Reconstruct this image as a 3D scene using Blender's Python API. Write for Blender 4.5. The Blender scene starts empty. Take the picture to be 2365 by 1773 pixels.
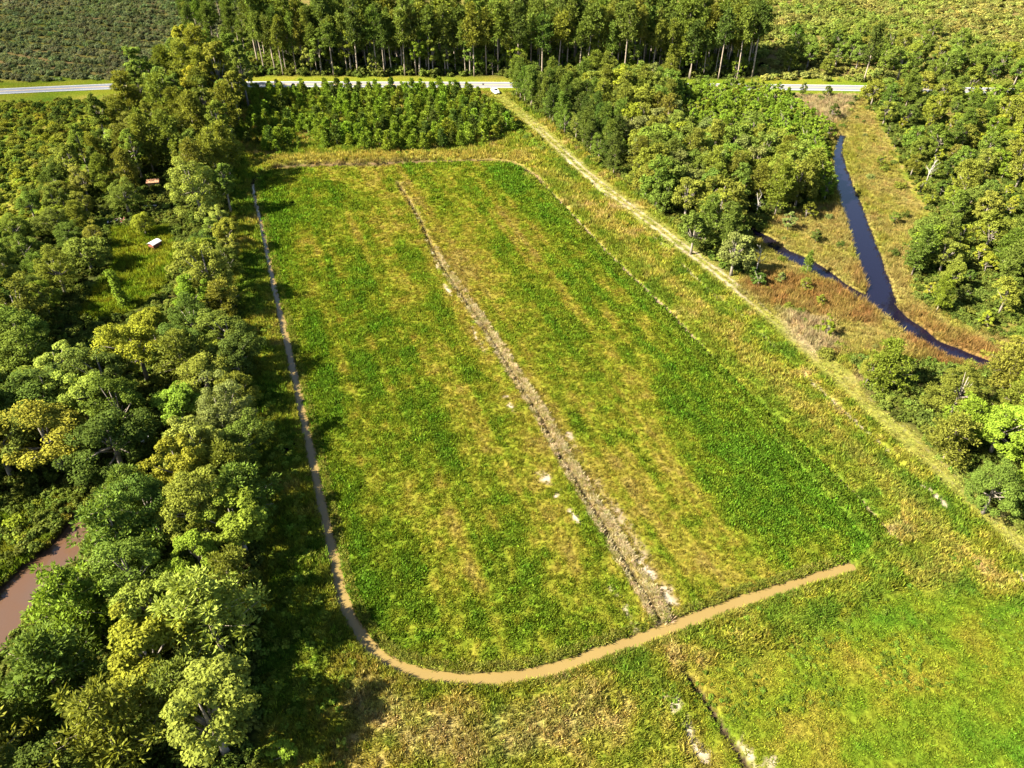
import bpy, math, random
import numpy as np
from mathutils import Vector, Matrix

scene = bpy.context.scene
# ------------------------------------------------------------------ camera
cam_d = bpy.data.cameras.new('camera')
cam = bpy.data.objects.new('camera', cam_d)
scene.collection.objects.link(cam)
cam.location = (0.0, 0.0, 80.0)
cam.rotation_euler = (math.radians(90 - 37.95), 0, 0)
cam_d.sensor_width = 36.0
cam_d.lens = 26.17
cam_d.clip_start = 1.0
cam_d.clip_end = 9000.0
scene.camera = cam
# ------------------------------------------------------------------ sky and sun
SUN_EL = math.radians(40)
SH = Vector((0.955, 0.296, 0)).normalized()          # the way shadows fall on the ground
sun_from = Vector((-SH.x * math.cos(SUN_EL), -SH.y * math.cos(SUN_EL), math.sin(SUN_EL)))
world = bpy.data.worlds.new('World'); scene.world = world; world.use_nodes = True
wn = world.node_tree.nodes; wn.clear()
sky = wn.new('ShaderNodeTexSky'); sky.sky_type = 'NISHITA'; sky.sun_disc = False
sky.sun_elevation = SUN_EL; sky.sun_rotation = math.atan2(sun_from.x, sun_from.y)
sky.altitude = 80; sky.air_density = 1.0; sky.dust_density = 1.0; sky.ozone_density = 1.5
bg = wn.new('ShaderNodeBackground'); bg.inputs['Strength'].default_value = 0.05
wo = wn.new('ShaderNodeOutputWorld')
world.node_tree.links.new(sky.outputs[0], bg.inputs[0]); world.node_tree.links.new(bg.outputs[0], wo.inputs[0])
sun_d = bpy.data.lights.new('sun', 'SUN'); sun_d.energy = 5.0; sun_d.angle = math.radians(0.5); sun_d.color = (1.0, 0.92, 0.75)
sun = bpy.data.objects.new('sun', sun_d); scene.collection.objects.link(sun)
sun.rotation_euler = sun_from.to_track_quat('Z', 'Y').to_euler()
sun.location = (0, 0, 300)
scene.view_settings.view_transform = 'Standard'
scene.view_settings.look = 'None'
scene.view_settings.exposure = 2.65
scene.view_settings.gamma = 1.0
scene.cycles.max_bounces = 4
scene.cycles.diffuse_bounces = 2
scene.cycles.transmission_bounces = 2
scene.cycles.glossy_bounces = 2
scene.cycles.transparent_max_bounces = 12
scene.cycles.caustics_reflective = False
scene.cycles.caustics_refractive = False

rng = np.random.default_rng(11)
random.seed(5)
C = scene.collection

# ------------------------------------------------------------------ ground plan, metres
LINE = {
    'ditch_left': [(-65.22, 200.47), (-68.40, 197.82), (-69.67, 192.69), (-68.45, 186.85), (-63.77, 174.03), (-57.33, 156.52), (-50.58, 137.48), (-44.35, 120.68), (-37.67, 102.45), (-32.08, 86.98), (-27.84, 75.07), (-24.37, 65.71), (-22.21, 59.66), (-19.54, 54.49), (-16.55, 50.84), (-12.84, 48.53), (-7.85, 47.30), (-1.40, 47.24), (5.11, 48.53), (10.75, 50.66), (18.41, 53.51), (26.55, 56.85), (35.66, 60.02), (44.90, 63.22)],
    'ditch_top': [(-65.22, 200.47), (-55.26, 202.15), (-45.00, 202.82), (-33.42, 203.85), (-19.16, 205.23), (-3.43, 206.27), (2.46, 201.81), (7.94, 190.50)],
    'ditch_right': [(7.94, 190.50), (14.79, 171.36), (20.61, 154.23), (26.13, 139.43), (31.09, 127.40), (35.74, 113.67), (40.00, 102.71), (44.64, 90.85), (48.72, 80.77), (50.89, 75.25), (53.30, 67.15)],
    'ditch_centre': [(-30.79, 190.81), (-22.78, 168.75), (-18.70, 154.23), (-14.09, 141.42), (-6.46, 123.14), (0.33, 105.12), (4.88, 93.15), (7.81, 83.81), (11.05, 75.07), (14.16, 66.50), (16.65, 59.30), (18.61, 54.03)],
    'ditch_second': [(20.18, 47.65), (21.55, 45.08), (23.09, 41.31), (24.64, 37.31), (26.08, 33.61)],
    'lane': [(-6.29, 275.07), (-3.34, 262.36), (3.61, 244.08), (10.47, 226.13), (17.54, 204.54), (23.86, 188.36), (31.41, 171.36), (38.75, 154.68), (45.15, 140.42), (49.93, 128.27), (55.37, 112.92), (60.63, 97.36), (64.55, 84.85), (68.13, 74.61), (71.39, 63.75), (75.12, 51.59)],
    'gully': [(15.68, 206.27), (19.41, 194.59), (26.27, 176.76), (32.24, 161.25), (36.97, 147.63), (40.38, 136.52), (45.35, 124.82), (50.22, 110.00), (53.06, 101.79), (56.45, 92.34), (59.29, 84.33), (61.76, 76.92), (65.58, 65.71), (67.47, 60.02)],
    'road': [(-277.17, 250.57), (-223.91, 262.36), (-180.38, 270.19), (-157.69, 273.97), (-127.81, 277.85), (-93.00, 278.69), (-51.14, 278.41), (-1.00, 277.85), (55.54, 276.73), (98.30, 275.07), (122.72, 273.97), (180.38, 270.19), (254.65, 263.38)],
    'stream': [(101.87, 227.74), (96.14, 215.28), (90.85, 197.82), (86.85, 179.56), (82.91, 161.25), (79.42, 145.52), (77.00, 134.63), (75.71, 129.16), (77.35, 122.32), (79.73, 115.49), (83.46, 111.45), (89.77, 106.48)],
    'creek': [(55.50, 166.70), (59.02, 158.86), (62.12, 150.88), (65.37, 147.20), (68.23, 141.02), (70.92, 134.63), (73.99, 130.05), (75.57, 128.80)],
    'pond': [(-61.33, 71.94), (-61.00, 67.72), (-61.92, 63.75), (-62.98, 60.38), (-64.01, 56.16), (-65.93, 50.97)],
}
POLY = {
    'field': [(-68.45, 186.85), (-69.67, 192.69), (-65.22, 200.47), (-33.42, 203.85), (-3.43, 206.27), (2.46, 201.81), (7.94, 190.50), (26.13, 139.43), (40.00, 102.71), (50.89, 75.25), (52.43, 68.96), (44.90, 63.22), (18.41, 53.51), (5.11, 48.53), (-1.40, 47.24), (-12.84, 48.53), (-19.54, 54.49), (-24.37, 65.71), (-37.67, 102.45), (-57.33, 156.52)],
    'field2': [(20.24, 47.94), (33.02, 50.97), (51.42, 60.38), (69.02, 55.49), (79.86, 39.77), (65.19, 26.59), (20.25, 28.54)],
    'leftwood': [(-160.97, 166.19), (-117.25, 166.19), (-115.80, 179.56), (-118.59, 204.54), (-119.27, 251.04), (-108.45, 269.66), (-92.98, 269.66), (-82.11, 215.28), (-66.79, 161.25), (-48.12, 106.48), (-39.94, 82.78), (-34.09, 64.92), (-30.63, 50.97), (-25.35, 33.16), (-57.27, 30.59), (-104.73, 68.96)],
    'belt': [(-119.27, 251.04), (-108.45, 269.66), (-92.98, 269.66), (-82.11, 215.28), (-67.93, 166.19), (-94.53, 176.76), (-115.80, 179.56), (-118.59, 204.54)],
    'clear1': [(-96.36, 163.20), (-81.82, 163.70), (-74.26, 147.63), (-72.35, 132.77), (-78.34, 123.14), (-86.07, 123.14), (-87.47, 135.57), (-88.23, 146.57)],
    'clear2': [(-92.64, 102.45), (-82.53, 102.45), (-80.54, 96.13), (-87.74, 93.74)],
    'pondclear': [(-96.80, 75.07), (-78.86, 75.53), (-60.94, 75.53), (-58.13, 70.65), (-58.75, 64.92), (-60.81, 59.66), (-61.94, 52.86), (-66.69, 48.53), (-86.22, 57.54)],
    'scrub_left': [(-235.62, 252.47), (-173.41, 257.34), (-143.38, 260.33), (-119.37, 255.37), (-121.73, 211.61), (-112.89, 168.75), (-162.77, 168.75)],
    'cut_left': [(-260.67, 268.59), (-186.06, 280.67), (-132.30, 285.28), (-93.40, 286.45), (-146.18, 504.33), (-557.50, 504.33)],
    'shade_pines': [(-121.39, 288.23), (-92.86, 287.63), (-97.47, 364.12), (-160.94, 402.46)],
    'stand': [(-95.22, 290.02), (88.19, 284.11), (108.34, 351.33), (-114.83, 351.33)],
    'cut_right': [(90.74, 284.11), (183.63, 276.18), (258.72, 268.59), (443.00, 504.33), (137.29, 504.33)],
    'sapling': [(-89.05, 270.19), (-15.66, 270.19), (-6.40, 255.86), (2.00, 228.97), (-13.11, 216.03), (-30.29, 210.88), (-55.43, 216.03), (-69.94, 208.73), (-83.40, 222.94), (-86.89, 253.43)],
    'laneside': [(-0.98, 269.66), (12.05, 269.66), (21.97, 248.69), (31.44, 211.61), (28.05, 193.00), (22.04, 211.61), (10.99, 240.49), (0.96, 262.36)],
    'rightwood': [(12.05, 269.66), (55.02, 268.59), (47.52, 215.28), (71.28, 209.80), (76.70, 176.76), (62.79, 168.75), (53.76, 150.88), (52.34, 137.48), (45.83, 143.45), (39.92, 161.25), (32.90, 182.42), (28.40, 196.19), (22.81, 239.60)],
    'thicket': [(55.02, 268.59), (94.04, 265.97), (95.71, 222.94), (80.22, 176.76), (71.75, 211.61), (48.33, 216.03)],
    'marsh': [(94.04, 265.97), (121.41, 265.97), (115.90, 235.26), (105.01, 188.36), (101.33, 166.19), (87.96, 147.63), (82.30, 131.85), (88.85, 119.88), (103.97, 115.18), (98.08, 105.12), (83.97, 106.48), (74.20, 110.72), (63.69, 112.19), (57.22, 110.72), (53.14, 123.14), (46.76, 134.63), (56.14, 151.98), (63.93, 168.75), (76.70, 176.76), (81.39, 176.76), (95.79, 219.06)],
    'right_far': [(121.67, 262.36), (189.26, 260.84), (208.30, 188.36), (141.23, 118.28), (95.90, 114.42), (88.34, 120.68), (82.78, 131.85), (88.47, 147.63), (101.90, 166.19), (107.58, 193.00), (114.78, 226.93)],
    'right_low': [(61.89, 110.72), (72.20, 110.00), (83.15, 106.48), (101.36, 110.72), (137.36, 93.74), (94.55, 45.08), (74.80, 55.49), (71.24, 68.96), (67.45, 78.82), (65.20, 89.72), (61.01, 98.35)],
    'orange1': [(48.42, 137.48), (57.65, 142.43), (64.73, 139.43), (70.29, 135.57), (73.99, 130.05), (71.60, 121.50), (65.87, 123.14), (58.85, 126.88), (51.10, 129.16)],
    'orange2': [(73.08, 143.45), (79.20, 147.63), (75.63, 131.85), (72.57, 136.52)],
    'orange3': [(77.76, 130.05), (83.16, 123.14), (90.23, 112.19), (85.76, 105.12), (77.15, 107.87), (74.37, 115.18)],
    'orange4': [(73.97, 112.19), (80.32, 109.29), (74.90, 101.15), (71.05, 102.45)],
    'tanreed': [(53.28, 126.88), (62.23, 123.14), (61.04, 114.42), (55.52, 110.72), (53.05, 116.72)],
    'tanreed2': [(95.65, 265.97), (119.80, 265.97), (108.81, 244.08), (99.84, 235.26), (96.72, 248.69)],
}
HERO = [
    ('dome', -91.22, 142.71, 7.5, 1.05, 'mid green', 'broadleaf_tree', 'broadleaf tree', 'round dense dome-shaped tree left of the shed clearing', 0),
    ('dome', -85.91, 159.48, 5.5, 0.75, 'golden', 'broadleaf_tree', 'broadleaf tree', 'golden round tree above the shed clearing', 1),
    ('maple', -62.83, 150.96, 9.5, 0.85, 'golden', 'broadleaf_tree', 'broadleaf tree', 'golden tree at the wood edge beside the ditch', 0),
    ('broad', -75.32, 168.53, 14, 1.05, 'pale green', 'broadleaf_tree', 'broadleaf tree', 'big pale green tree at the belt edge opposite the field corner', 1),
    ('broad', -60.81, 130.03, 13, 1.1, 'pale green', 'broadleaf_tree', 'broadleaf tree', 'broad pale green tree right of the shed clearing', 2),
    ('broad', -91.34, 124.44, 8, 0.9, 'bright green', 'broadleaf_tree', 'broadleaf tree', 'small round bright tree at left frame edge below the dome tree', 3),
    ('snag', -77.98, 127.85, 7.5, 1.0, 'bright green', 'vine_snag', 'vine-wrapped snag', 'upright dead trunk wrapped in bright vine below the clearing', 0),
    ('broad', -63.68, 102.98, 13, 1.0, 'yellow-green', 'broadleaf_tree', 'broadleaf tree', 'yellow-topped tree in the middle of the left wood', 4),
    ('broad', -68.12, 81.26, 13, 1.25, 'golden', 'broadleaf_tree', 'broadleaf tree', 'large golden-green tree at the left edge above the pond', 0),
    ('broad', -60.35, 87.62, 12, 0.95, 'mid green', 'broadleaf_tree', 'broadleaf tree', 'dense green tree beside the large golden tree', 1),
    ('broad', -44.15, 86.52, 12, 0.9, 'grey-green', 'broadleaf_tree', 'broadleaf tree', 'grey-green tree at the wood edge by the middle ditch', 2),
    ('maple', -45.88, 74.51, 12, 0.9, 'yellow-green', 'broadleaf_tree', 'broadleaf tree', 'yellow-green tree below the tin sheets', 1),
    ('broad', -41.62, 67.56, 12.5, 0.9, 'olive green', 'broadleaf_tree', 'broadleaf tree', 'olive tree at the wood edge above the bright maple', 3),
    ('maple', -39.33, 60.05, 9.5, 0.9, 'bright green', 'broadleaf_tree', 'broadleaf tree', 'bright green maple just above the big pale pine', 2),
    ('bush_pine', -34.11, 49.84, 14, 1.12, 'pale green', 'pine_tree', 'pine', 'big pale spreading pine near the ditch bend', 0),
    ('maple', -30.40, 38.36, 13, 1.1, 'pale green', 'broadleaf_tree', 'broadleaf tree', 'pale broad tree at the bottom edge right of the pines', 3),
    ('bush_pine', -50.23, 62.82, 12, 1.1, 'mid green', 'pine_tree', 'pine', 'dense pine between pond and tin sheets', 1),
    ('bush_pine', -51.30, 52.50, 11, 1.1, 'bright green', 'pine_tree', 'pine', 'dense bright pine on the right bank of the pond', 2),
    ('bush_pine', -49.74, 43.68, 12, 1.15, 'mid green', 'pine_tree', 'pine', 'green pine in the lower left corner above the others', 3),
    ('bush_pine', -41.21, 37.65, 12, 1.15, 'olive green', 'pine_tree', 'pine', 'olive pine at the bottom left edge', 0),
    ('young', -23.54, 37.80, 3.6, 0.95, 'fresh green', 'bush', 'bush', 'small round green bush alone at the bottom edge', 1),
    ('slim', -92.57, 245.33, 23, 1.0, 'olive green', 'broadleaf_tree', 'broadleaf tree', 'tallest tree of the belt close to the road', 0),
    ('slim', -112.11, 271.57, 22, 0.9, 'yellow-green', 'broadleaf_tree', 'broadleaf tree', 'tall yellow-green tree at the road end of the belt', 1),
    ('slim', -99.73, 239.73, 17, 1.0, 'yellow-green', 'broadleaf_tree', 'broadleaf tree', 'yellow-green tree in front of the belt tops', 2),
    ('pine', -113.51, 216.62, 14, 1.0, 'olive green', 'pine_tree', 'pine', 'slender pine on the left side of the belt with bare stem', 0),
    ('slim', -87.88, 252.77, 20, 0.8, 'mid green', 'broadleaf_tree', 'broadleaf tree', 'right end tree of the belt beside the road gap', 1),
    ('bush_pine', 64.17, 101.09, 10, 0.95, 'bright green', 'pine_tree', 'pine', 'lone bright green pine beside the lane below the marsh', 1),
    ('cedar', 63.65, 141.81, 5.2, 0.8, 'mid green', 'cedar_tree', 'cedar', 'small conical cedar standing beside the creek', 0),
    ('young', 60.67, 134.53, 3.2, 1.1, 'olive green', 'bush', 'bush', 'olive bush at the foot of the creek cedar', 2),
    ('stand_pine', 127.76, 280.91, 20, 1.15, 'dark green', 'pine_tree', 'pine', 'lone pine with long bare trunk at the road by the marsh', 4),
    ('pine', 22.73, 211.80, 10.5, 0.8, 'dark green', 'pine_tree', 'pine', 'dark round pine with bare foot leaning over the lane', 1),
    ('oak_far', 39.82, 202.04, 12, 1.15, 'mid green', 'oak_tree', 'spreading tree', 'broad round oak in the wood right of the lane', 0),
    ('oak_far', 36.82, 251.58, 12, 0.95, 'yellow-green', 'oak_tree', 'spreading tree', 'yellow-green topped tree near the road right of the lane', 1),
    ('oak_far', 49.74, 166.46, 11, 1.15, 'olive green', 'oak_tree', 'spreading tree', 'spreading olive tree above the creek head', 2),
    ('oak_far', 47.07, 140.58, 9.5, 1.0, 'grey-green', 'oak_tree', 'spreading tree', 'mossy grey-green tree at the creek head', 3),
    ('oak_far', 40.24, 150.17, 9, 1.0, 'mid green', 'oak_tree', 'spreading tree', 'dense tree bulging towards the lane above the orange reeds', 1),
    ('young', 51.53, 135.95, 4, 1.1, 'dark green', 'bush', 'bush', 'dark bush between wood corner and orange reeds', 3),
    ('oak_far', 91.08, 147.72, 8, 0.9, 'bright green', 'oak_tree', 'spreading tree', 'bright tree on the far bank of the stream', 2),
    ('pine', 84.76, 126.18, 8, 0.85, 'bright green', 'pine_tree', 'pine', 'young bright pine on the right bank near the stream mouth', 3),
    ('deadtree', 52.94, 142.09, 6, 1.0, 'olive green', 'dead_tree', 'dead tree', 'white bare branches of a dead tree by the creek', 0),
    ('deadtree', 109.59, 187.93, 7, 1.0, 'olive green', 'dead_tree', 'dead tree', 'thin white dead trunk right of the stream', 1),
    ('deadtree', 60.19, 170.58, 5.5, 1.0, 'olive green', 'dead_tree', 'dead tree', 'pale dead tree among oaks above the creek', 2),
    ('young', 100.34, 264.48, 4.5, 0.8, 'dark green', 'bush', 'bush', 'dark upright bush against the road above the marsh', 0),
    ('young', 109.12, 264.48, 4, 1.1, 'dark green', 'bush', 'bush', 'wide dark bush against the road above the marsh', 1),
    ('young', 102.96, 241.85, 5, 0.85, 'dark green', 'bush', 'bush', 'dark bush at the head of the stream', 2),
    ('broad', 72.28, 93.62, 9.5, 1.05, 'olive green', 'oak_tree', 'spreading tree', 'broad olive tree right of the lone bright pine', 1),
    ('broad', 74.33, 84.64, 10, 1.1, 'bright green', 'oak_tree', 'spreading tree', 'big bright round tree at the right frame edge', 2),
    ('bush_pine', 66.23, 83.07, 9, 1.05, 'olive green', 'pine_tree', 'pine', 'olive pine overhanging the lane on the near right', 0),
    ('broad', 67.31, 72.59, 9, 1.0, 'mid green', 'oak_tree', 'spreading tree', 'nearest round tree beside the lane on the right', 3),
    ('bush_pine', 84.85, 101.13, 10, 1.1, 'olive green', 'pine_tree', 'pine', 'olive pine at the right edge below the reeds', 2),
    ('broad', 61.70, 102.49, 6, 0.9, 'olive green', 'oak_tree', 'spreading tree', 'low olive tree left of the lone bright pine', 0),
    ('young', 65.61, 162.53, 4.2, 1.1, 'grey-green', 'bush', 'bush', 'grey-green bush inside the fork above the creek', 0),
    ('young', 70.22, 156.15, 3.2, 1.2, 'dark green', 'bush', 'bush', 'dark bush inside the fork beside the creek', 1),
    ('young', 72.07, 169.15, 4.2, 1.1, 'olive green', 'bush', 'bush', 'olive bush at the top of the fork', 2),
    ('young', 82.90, 184.67, 4.6, 1.1, 'mid green', 'bush', 'bush', 'green bush on the left bank of the stream', 3),
    ('young', 57.01, 137.77, 2.8, 1.0, 'grey-green', 'bush', 'bush', 'small grey bush in the orange reeds below the creek', 1),
    ('young', 62.32, 128.66, 2.6, 1.1, 'olive green', 'bush', 'bush', 'low olive bush among the orange reeds', 0),
    ('young', 92.09, 165.37, 3.4, 1.0, 'mid green', 'bush', 'bush', 'green bush on the right bank of the stream', 2),
    ('young', 103.16, 202.14, 3.2, 1.0, 'olive green', 'bush', 'bush', 'olive bush on the right bank near the stream head', 3),
    ('young', 59.87, 117.66, 4, 0.9, 'yellow-green', 'bush', 'bush', 'yellow-green bush among tan reeds beside the lane', 3),
]
SAND = [(5.14, 79.30, 1.1, 1.6), (6.59, 76.17, 0.7, 0.9), (8.84, 72.21, 0.5, 2.0), (-6.69, 117.03, 0.7, 4.0), (-16.33, 144.48, 0.6, 2.2), (-13.33, 134.63, 0.6, 2.5), (13.11, 59.66, 0.6, 1.4), (14.30, 56.16, 0.45, 1.6), (15.19, 54.03, 0.4, 1.2), (18.02, 62.61, 0.8, 2.5), (19.76, 58.24, 1.0, 2.0), (15.96, 65.71, 0.6, 2.0), (18.52, 43.70, 0.9, 1.8), (19.27, 41.31, 0.8, 2.0), (20.29, 38.77, 0.9, 2.0), (25.44, 38.52, 1.2, 1.6), (27.33, 37.31, 1.0, 1.4), (-0.47, 97.36, 0.8, 2.5)]
CAR = (-5.84, 268.59)
MAILBOX = (-10.23, 273.97)
SHED1 = (-81.39, 153.26); SHED2 = (-94.67, 187.82); DEBRIS = (-95.28, 166.19)
SHEETS = [(-60.91, 92.68), (-58.38, 87.40)]
LOGS = [(-90.96, 175.12), (-59.81, 89.15), (-63.87, 57.54)]
SPOT = {
    'belt': [(-110.4, 297.4, 'at the road end of the tall belt'), (-87.6, 222.9, 'in the upper half of the tall belt'), (-86.8, 188.4, 'in the belt above the derelict shed'), (-111.7, 194.6, 'on the left flank of the tall belt')],
    'leftwood': [(-103.6, 147.6, 'at the far left edge beside the scrub'), (-71.1, 152.0, 'at the wood edge beside the upper ditch'), (-53.6, 112.2, 'at the wood edge beside the middle ditch'), (-43.1, 82.8, 'at the wood edge beside the lower ditch'), (-72.7, 121.5, 'in the wood just below the clearing'), (-87.6, 115.2, 'at the left frame edge below the clearing'), (-61.7, 93.7, 'around the pale tin sheets'), (-71.6, 82.8, 'near the large golden tree'), (-56.3, 73.3, 'between the tin sheets and the pond'), (-35.5, 61.1, 'at the wood edge near the ditch bend'), (-46.9, 56.2, 'right of the brown pond'), (-55.1, 45.1, 'in the lower left corner'), (-38.8, 42.4, 'at the bottom edge of the wood')],
    'laneside': [(2.3, 268.6, 'beside the parked car'), (14.1, 244.1, 'along the upper lane'), (25.1, 201.1, 'where the lane passes the dark pine')],
    'rightwood': [(23.4, 268.6, 'near the road right of the car'), (47.7, 268.6, 'at the road edge of the right wood'), (28.8, 211.6, 'at the lane edge of the right wood'), (42.3, 188.4, 'in the middle of the right wood'), (59.7, 211.6, 'beside the green thicket'), (55.4, 166.2, 'above the creek head'), (41.4, 152.0, 'at the lower lane edge of the right wood')],
    'thicket': [(69.8, 258.3, 'at the road side of the thicket'), (85.0, 239.6, 'in the middle of the thicket'), (81.7, 188.4, 'at the stream side of the thicket'), (61.3, 219.1, 'at the wood side of the thicket')],
    'right_far': [(123.0, 253.4, 'by the road beyond the stream head'), (149.4, 244.1, 'on the far right near the road'), (112.7, 194.6, 'on the right bank above the stream bend'), (121.0, 174.0, 'at the right frame edge beyond the marsh'), (88.7, 135.6, 'on the right bank near the stream mouth'), (98.6, 124.8, 'at the right frame edge above the orange reeds')],
    'right_low': [(63.1, 103.8, 'beside the lone bright pine'), (80.3, 102.5, 'below the orange reeds on the right'), (67.2, 82.8, 'at the lane edge on the near right'), (80.7, 88.1, 'at the right frame edge on the near right')],
    'frontrow': [(-87.7, 291.2, 'in the front row at the left end of the stand'), (-53.1, 291.2, 'in the front row left of the middle'), (-18.4, 291.2, 'in the front row across from the mailbox'), (24.8, 288.2, 'in the front row right of the car'), (67.4, 286.4, 'in the front row at the right end of the stand')],
    'stand': [(-86.5, 324.3, 'inside the left third of the stand behind the road'), (-4.9, 324.3, 'inside the middle of the stand behind the road'), (74.7, 324.3, 'inside the right third of the stand behind the road')],
    'understory': [(-79.1, 291.2, 'at the foot of the left stand'), (-4.5, 291.2, 'at the foot of the middle stand'), (67.7, 288.2, 'at the foot of the right stand')],
    'shade': [(-122.1, 317.2, 'in cloud shade left of the stand'), (-101.6, 317.2, 'in cloud shade right beside the stand')],
    'sapling': [(-69.9, 231.0, 'at the left end of the planted block'), (-43.4, 226.9, 'at the front of the planted block'), (-15.2, 231.0, 'at the lane corner of the planted block'), (-56.9, 263.4, 'along the road side of the planted block')],
    'cutright': [(129.2, 317.2, 'beyond the road above the marsh'), (175.7, 317.2, 'beyond the road at the upper right')],
    'scrub': [(-157.2, 244.1, 'in shaded scrub below the left road'), (-134.2, 239.6, 'in scrub beside the tall belt'), (-136.9, 204.5, 'in the middle of the left scrub'), (-123.8, 176.8, 'in the sunlit lower scrub')],
    'marsh': [(94.3, 222.9, 'near the stream head in the marsh'), (97.6, 188.4, 'on the marsh beside the stream'), (67.3, 161.2, 'on the marsh by the creek'), (67.1, 121.5, 'in the lower marsh')],
    'pond': [(-66.9, 70.7, 'above the brown pond'), (-64.5, 57.5, 'on the left bank of the pond')],
    'lanebush': [(-2.4, 248.7, 'beside the upper lane below the car')],
    'woodedge': [(19.4, 211.6, 'on the right verge of the upper lane'), (42.3, 156.5, 'on the right verge of the middle lane'), (57.1, 118.3, 'on the lane verge below the marsh'), (65.5, 87.0, 'on the right verge of the near lane')],
}
CLOUD = [(0, 0, 95), (-60, 40, 80), (60, 60, 75), (40, -40, 70), (90, 10, 58), (-110, -50, 90), (-90, -110, 70), (20, 120, 70), (-40, 130, 80), (60, 150, 55), (-140, 60, 90), (110, 90, 40), (-10, -90, 60), (100, -100, 50), (40, -125, 60), (120, -80, 32), (-60, -130, 70), (70, -60, 50)]

# ------------------------------------------------------------------ numeric helpers
def _hash(ix, iy, seed):
    h = (ix.astype(np.int64) * 374761393 + iy.astype(np.int64) * 668265263 + seed * 1442695041) & 0x7fffffff
    h = ((h ^ (h >> 13)) * 1274126177) & 0x7fffffff
    return ((h ^ (h >> 16)) & 0xffff) / 65535.0
def vnoise(x, y, seed=0):
    x = np.asarray(x, float); y = np.asarray(y, float)
    ix = np.floor(x); iy = np.floor(y); fx = x - ix; fy = y - iy
    fx = fx * fx * (3 - 2 * fx); fy = fy * fy * (3 - 2 * fy)
    a = _hash(ix, iy, seed); b = _hash(ix + 1, iy, seed); c = _hash(ix, iy + 1, seed); d = _hash(ix + 1, iy + 1, seed)
    return (a * (1 - fx) + b * fx) * (1 - fy) + (c * (1 - fx) + d * fx) * fy
def fbm(x, y, s, seed=0, octs=3):
    v = 0; a = 1; t = 0
    for o in range(octs):
        v = v + a * vnoise(np.asarray(x) / s + 17.3 * o, np.asarray(y) / s - 9.1 * o, seed + o * 7); t += a; a *= 0.55; s *= 0.47
    return v / t
def smooth(e0, e1, v):
    t = np.clip((v - e0) / (e1 - e0), 0, 1); return t * t * (3 - 2 * t)
def dist_line(x, y, pts):
    """distance to a polyline and position along it (metres)"""
    best = np.full(np.shape(x), 1e9); along = np.zeros(np.shape(x)); L = 0
    for (ax, ay), (bx, by) in zip(pts[:-1], pts[1:]):
        dx, dy = bx - ax, by - ay; l = math.hypot(dx, dy)
        t = np.clip(((x - ax) * dx + (y - ay) * dy) / (l * l), 0, 1)
        d = np.hypot(x - ax - t * dx, y - ay - t * dy)
        m = d < best; best = np.where(m, d, best); along = np.where(m, L + t * l, along); L += l
    return best, along
def inside(x, y, poly):
    r = np.zeros(np.shape(x), bool); n = len(poly)
    for i in range(n):
        x0, y0 = poly[i]; x1, y1 = poly[(i + 1) % n]
        if y0 == y1: continue
        c = ((y0 > y) != (y1 > y)) & (x < (x1 - x0) * (y - y0) / (y1 - y0) + x0); r ^= c
    return r
def poly_soft(x, y, poly, w):
    """1 inside, 0 outside, a ramp of width w across the edge"""
    d, _ = dist_line(x, y, list(poly) + [poly[0]])
    s = np.where(inside(x, y, poly), d, -d)
    return smooth(-w, w, s)
def smooth_line(pts, step=2.0):
    """Catmull-Rom through the points"""
    P = [np.array(p, float) for p in pts]; P = [2 * P[0] - P[1]] + P + [2 * P[-1] - P[-2]]; out = []
    for i in range(1, len(P) - 2):
        n = max(2, int(np.linalg.norm(P[i + 1] - P[i]) / step))
        for k in range(n):
            t = k / n
            out.append(tuple(0.5 * (2 * P[i] + (P[i + 1] - P[i - 1]) * t + (2 * P[i - 1] - 5 * P[i] + 4 * P[i + 1] - P[i + 2]) * t * t + (3 * P[i] - P[i - 1] - 3 * P[i + 1] + P[i + 2]) * t ** 3)))
    out.append(tuple(P[-2])); return out
for k in LINE: LINE[k] = smooth_line(LINE[k], 8.0 if k == 'road' else 3.0)

AX = (0.940, 0.3415); AT = (-0.3415, 0.940); FO = (-22.2, 59.66)   # the field's own axes: across and along
def st(x, y):
    return (x - FO[0]) * AX[0] + (y - FO[1]) * AX[1], (x - FO[0]) * AT[0] + (y - FO[1]) * AT[1]

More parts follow.
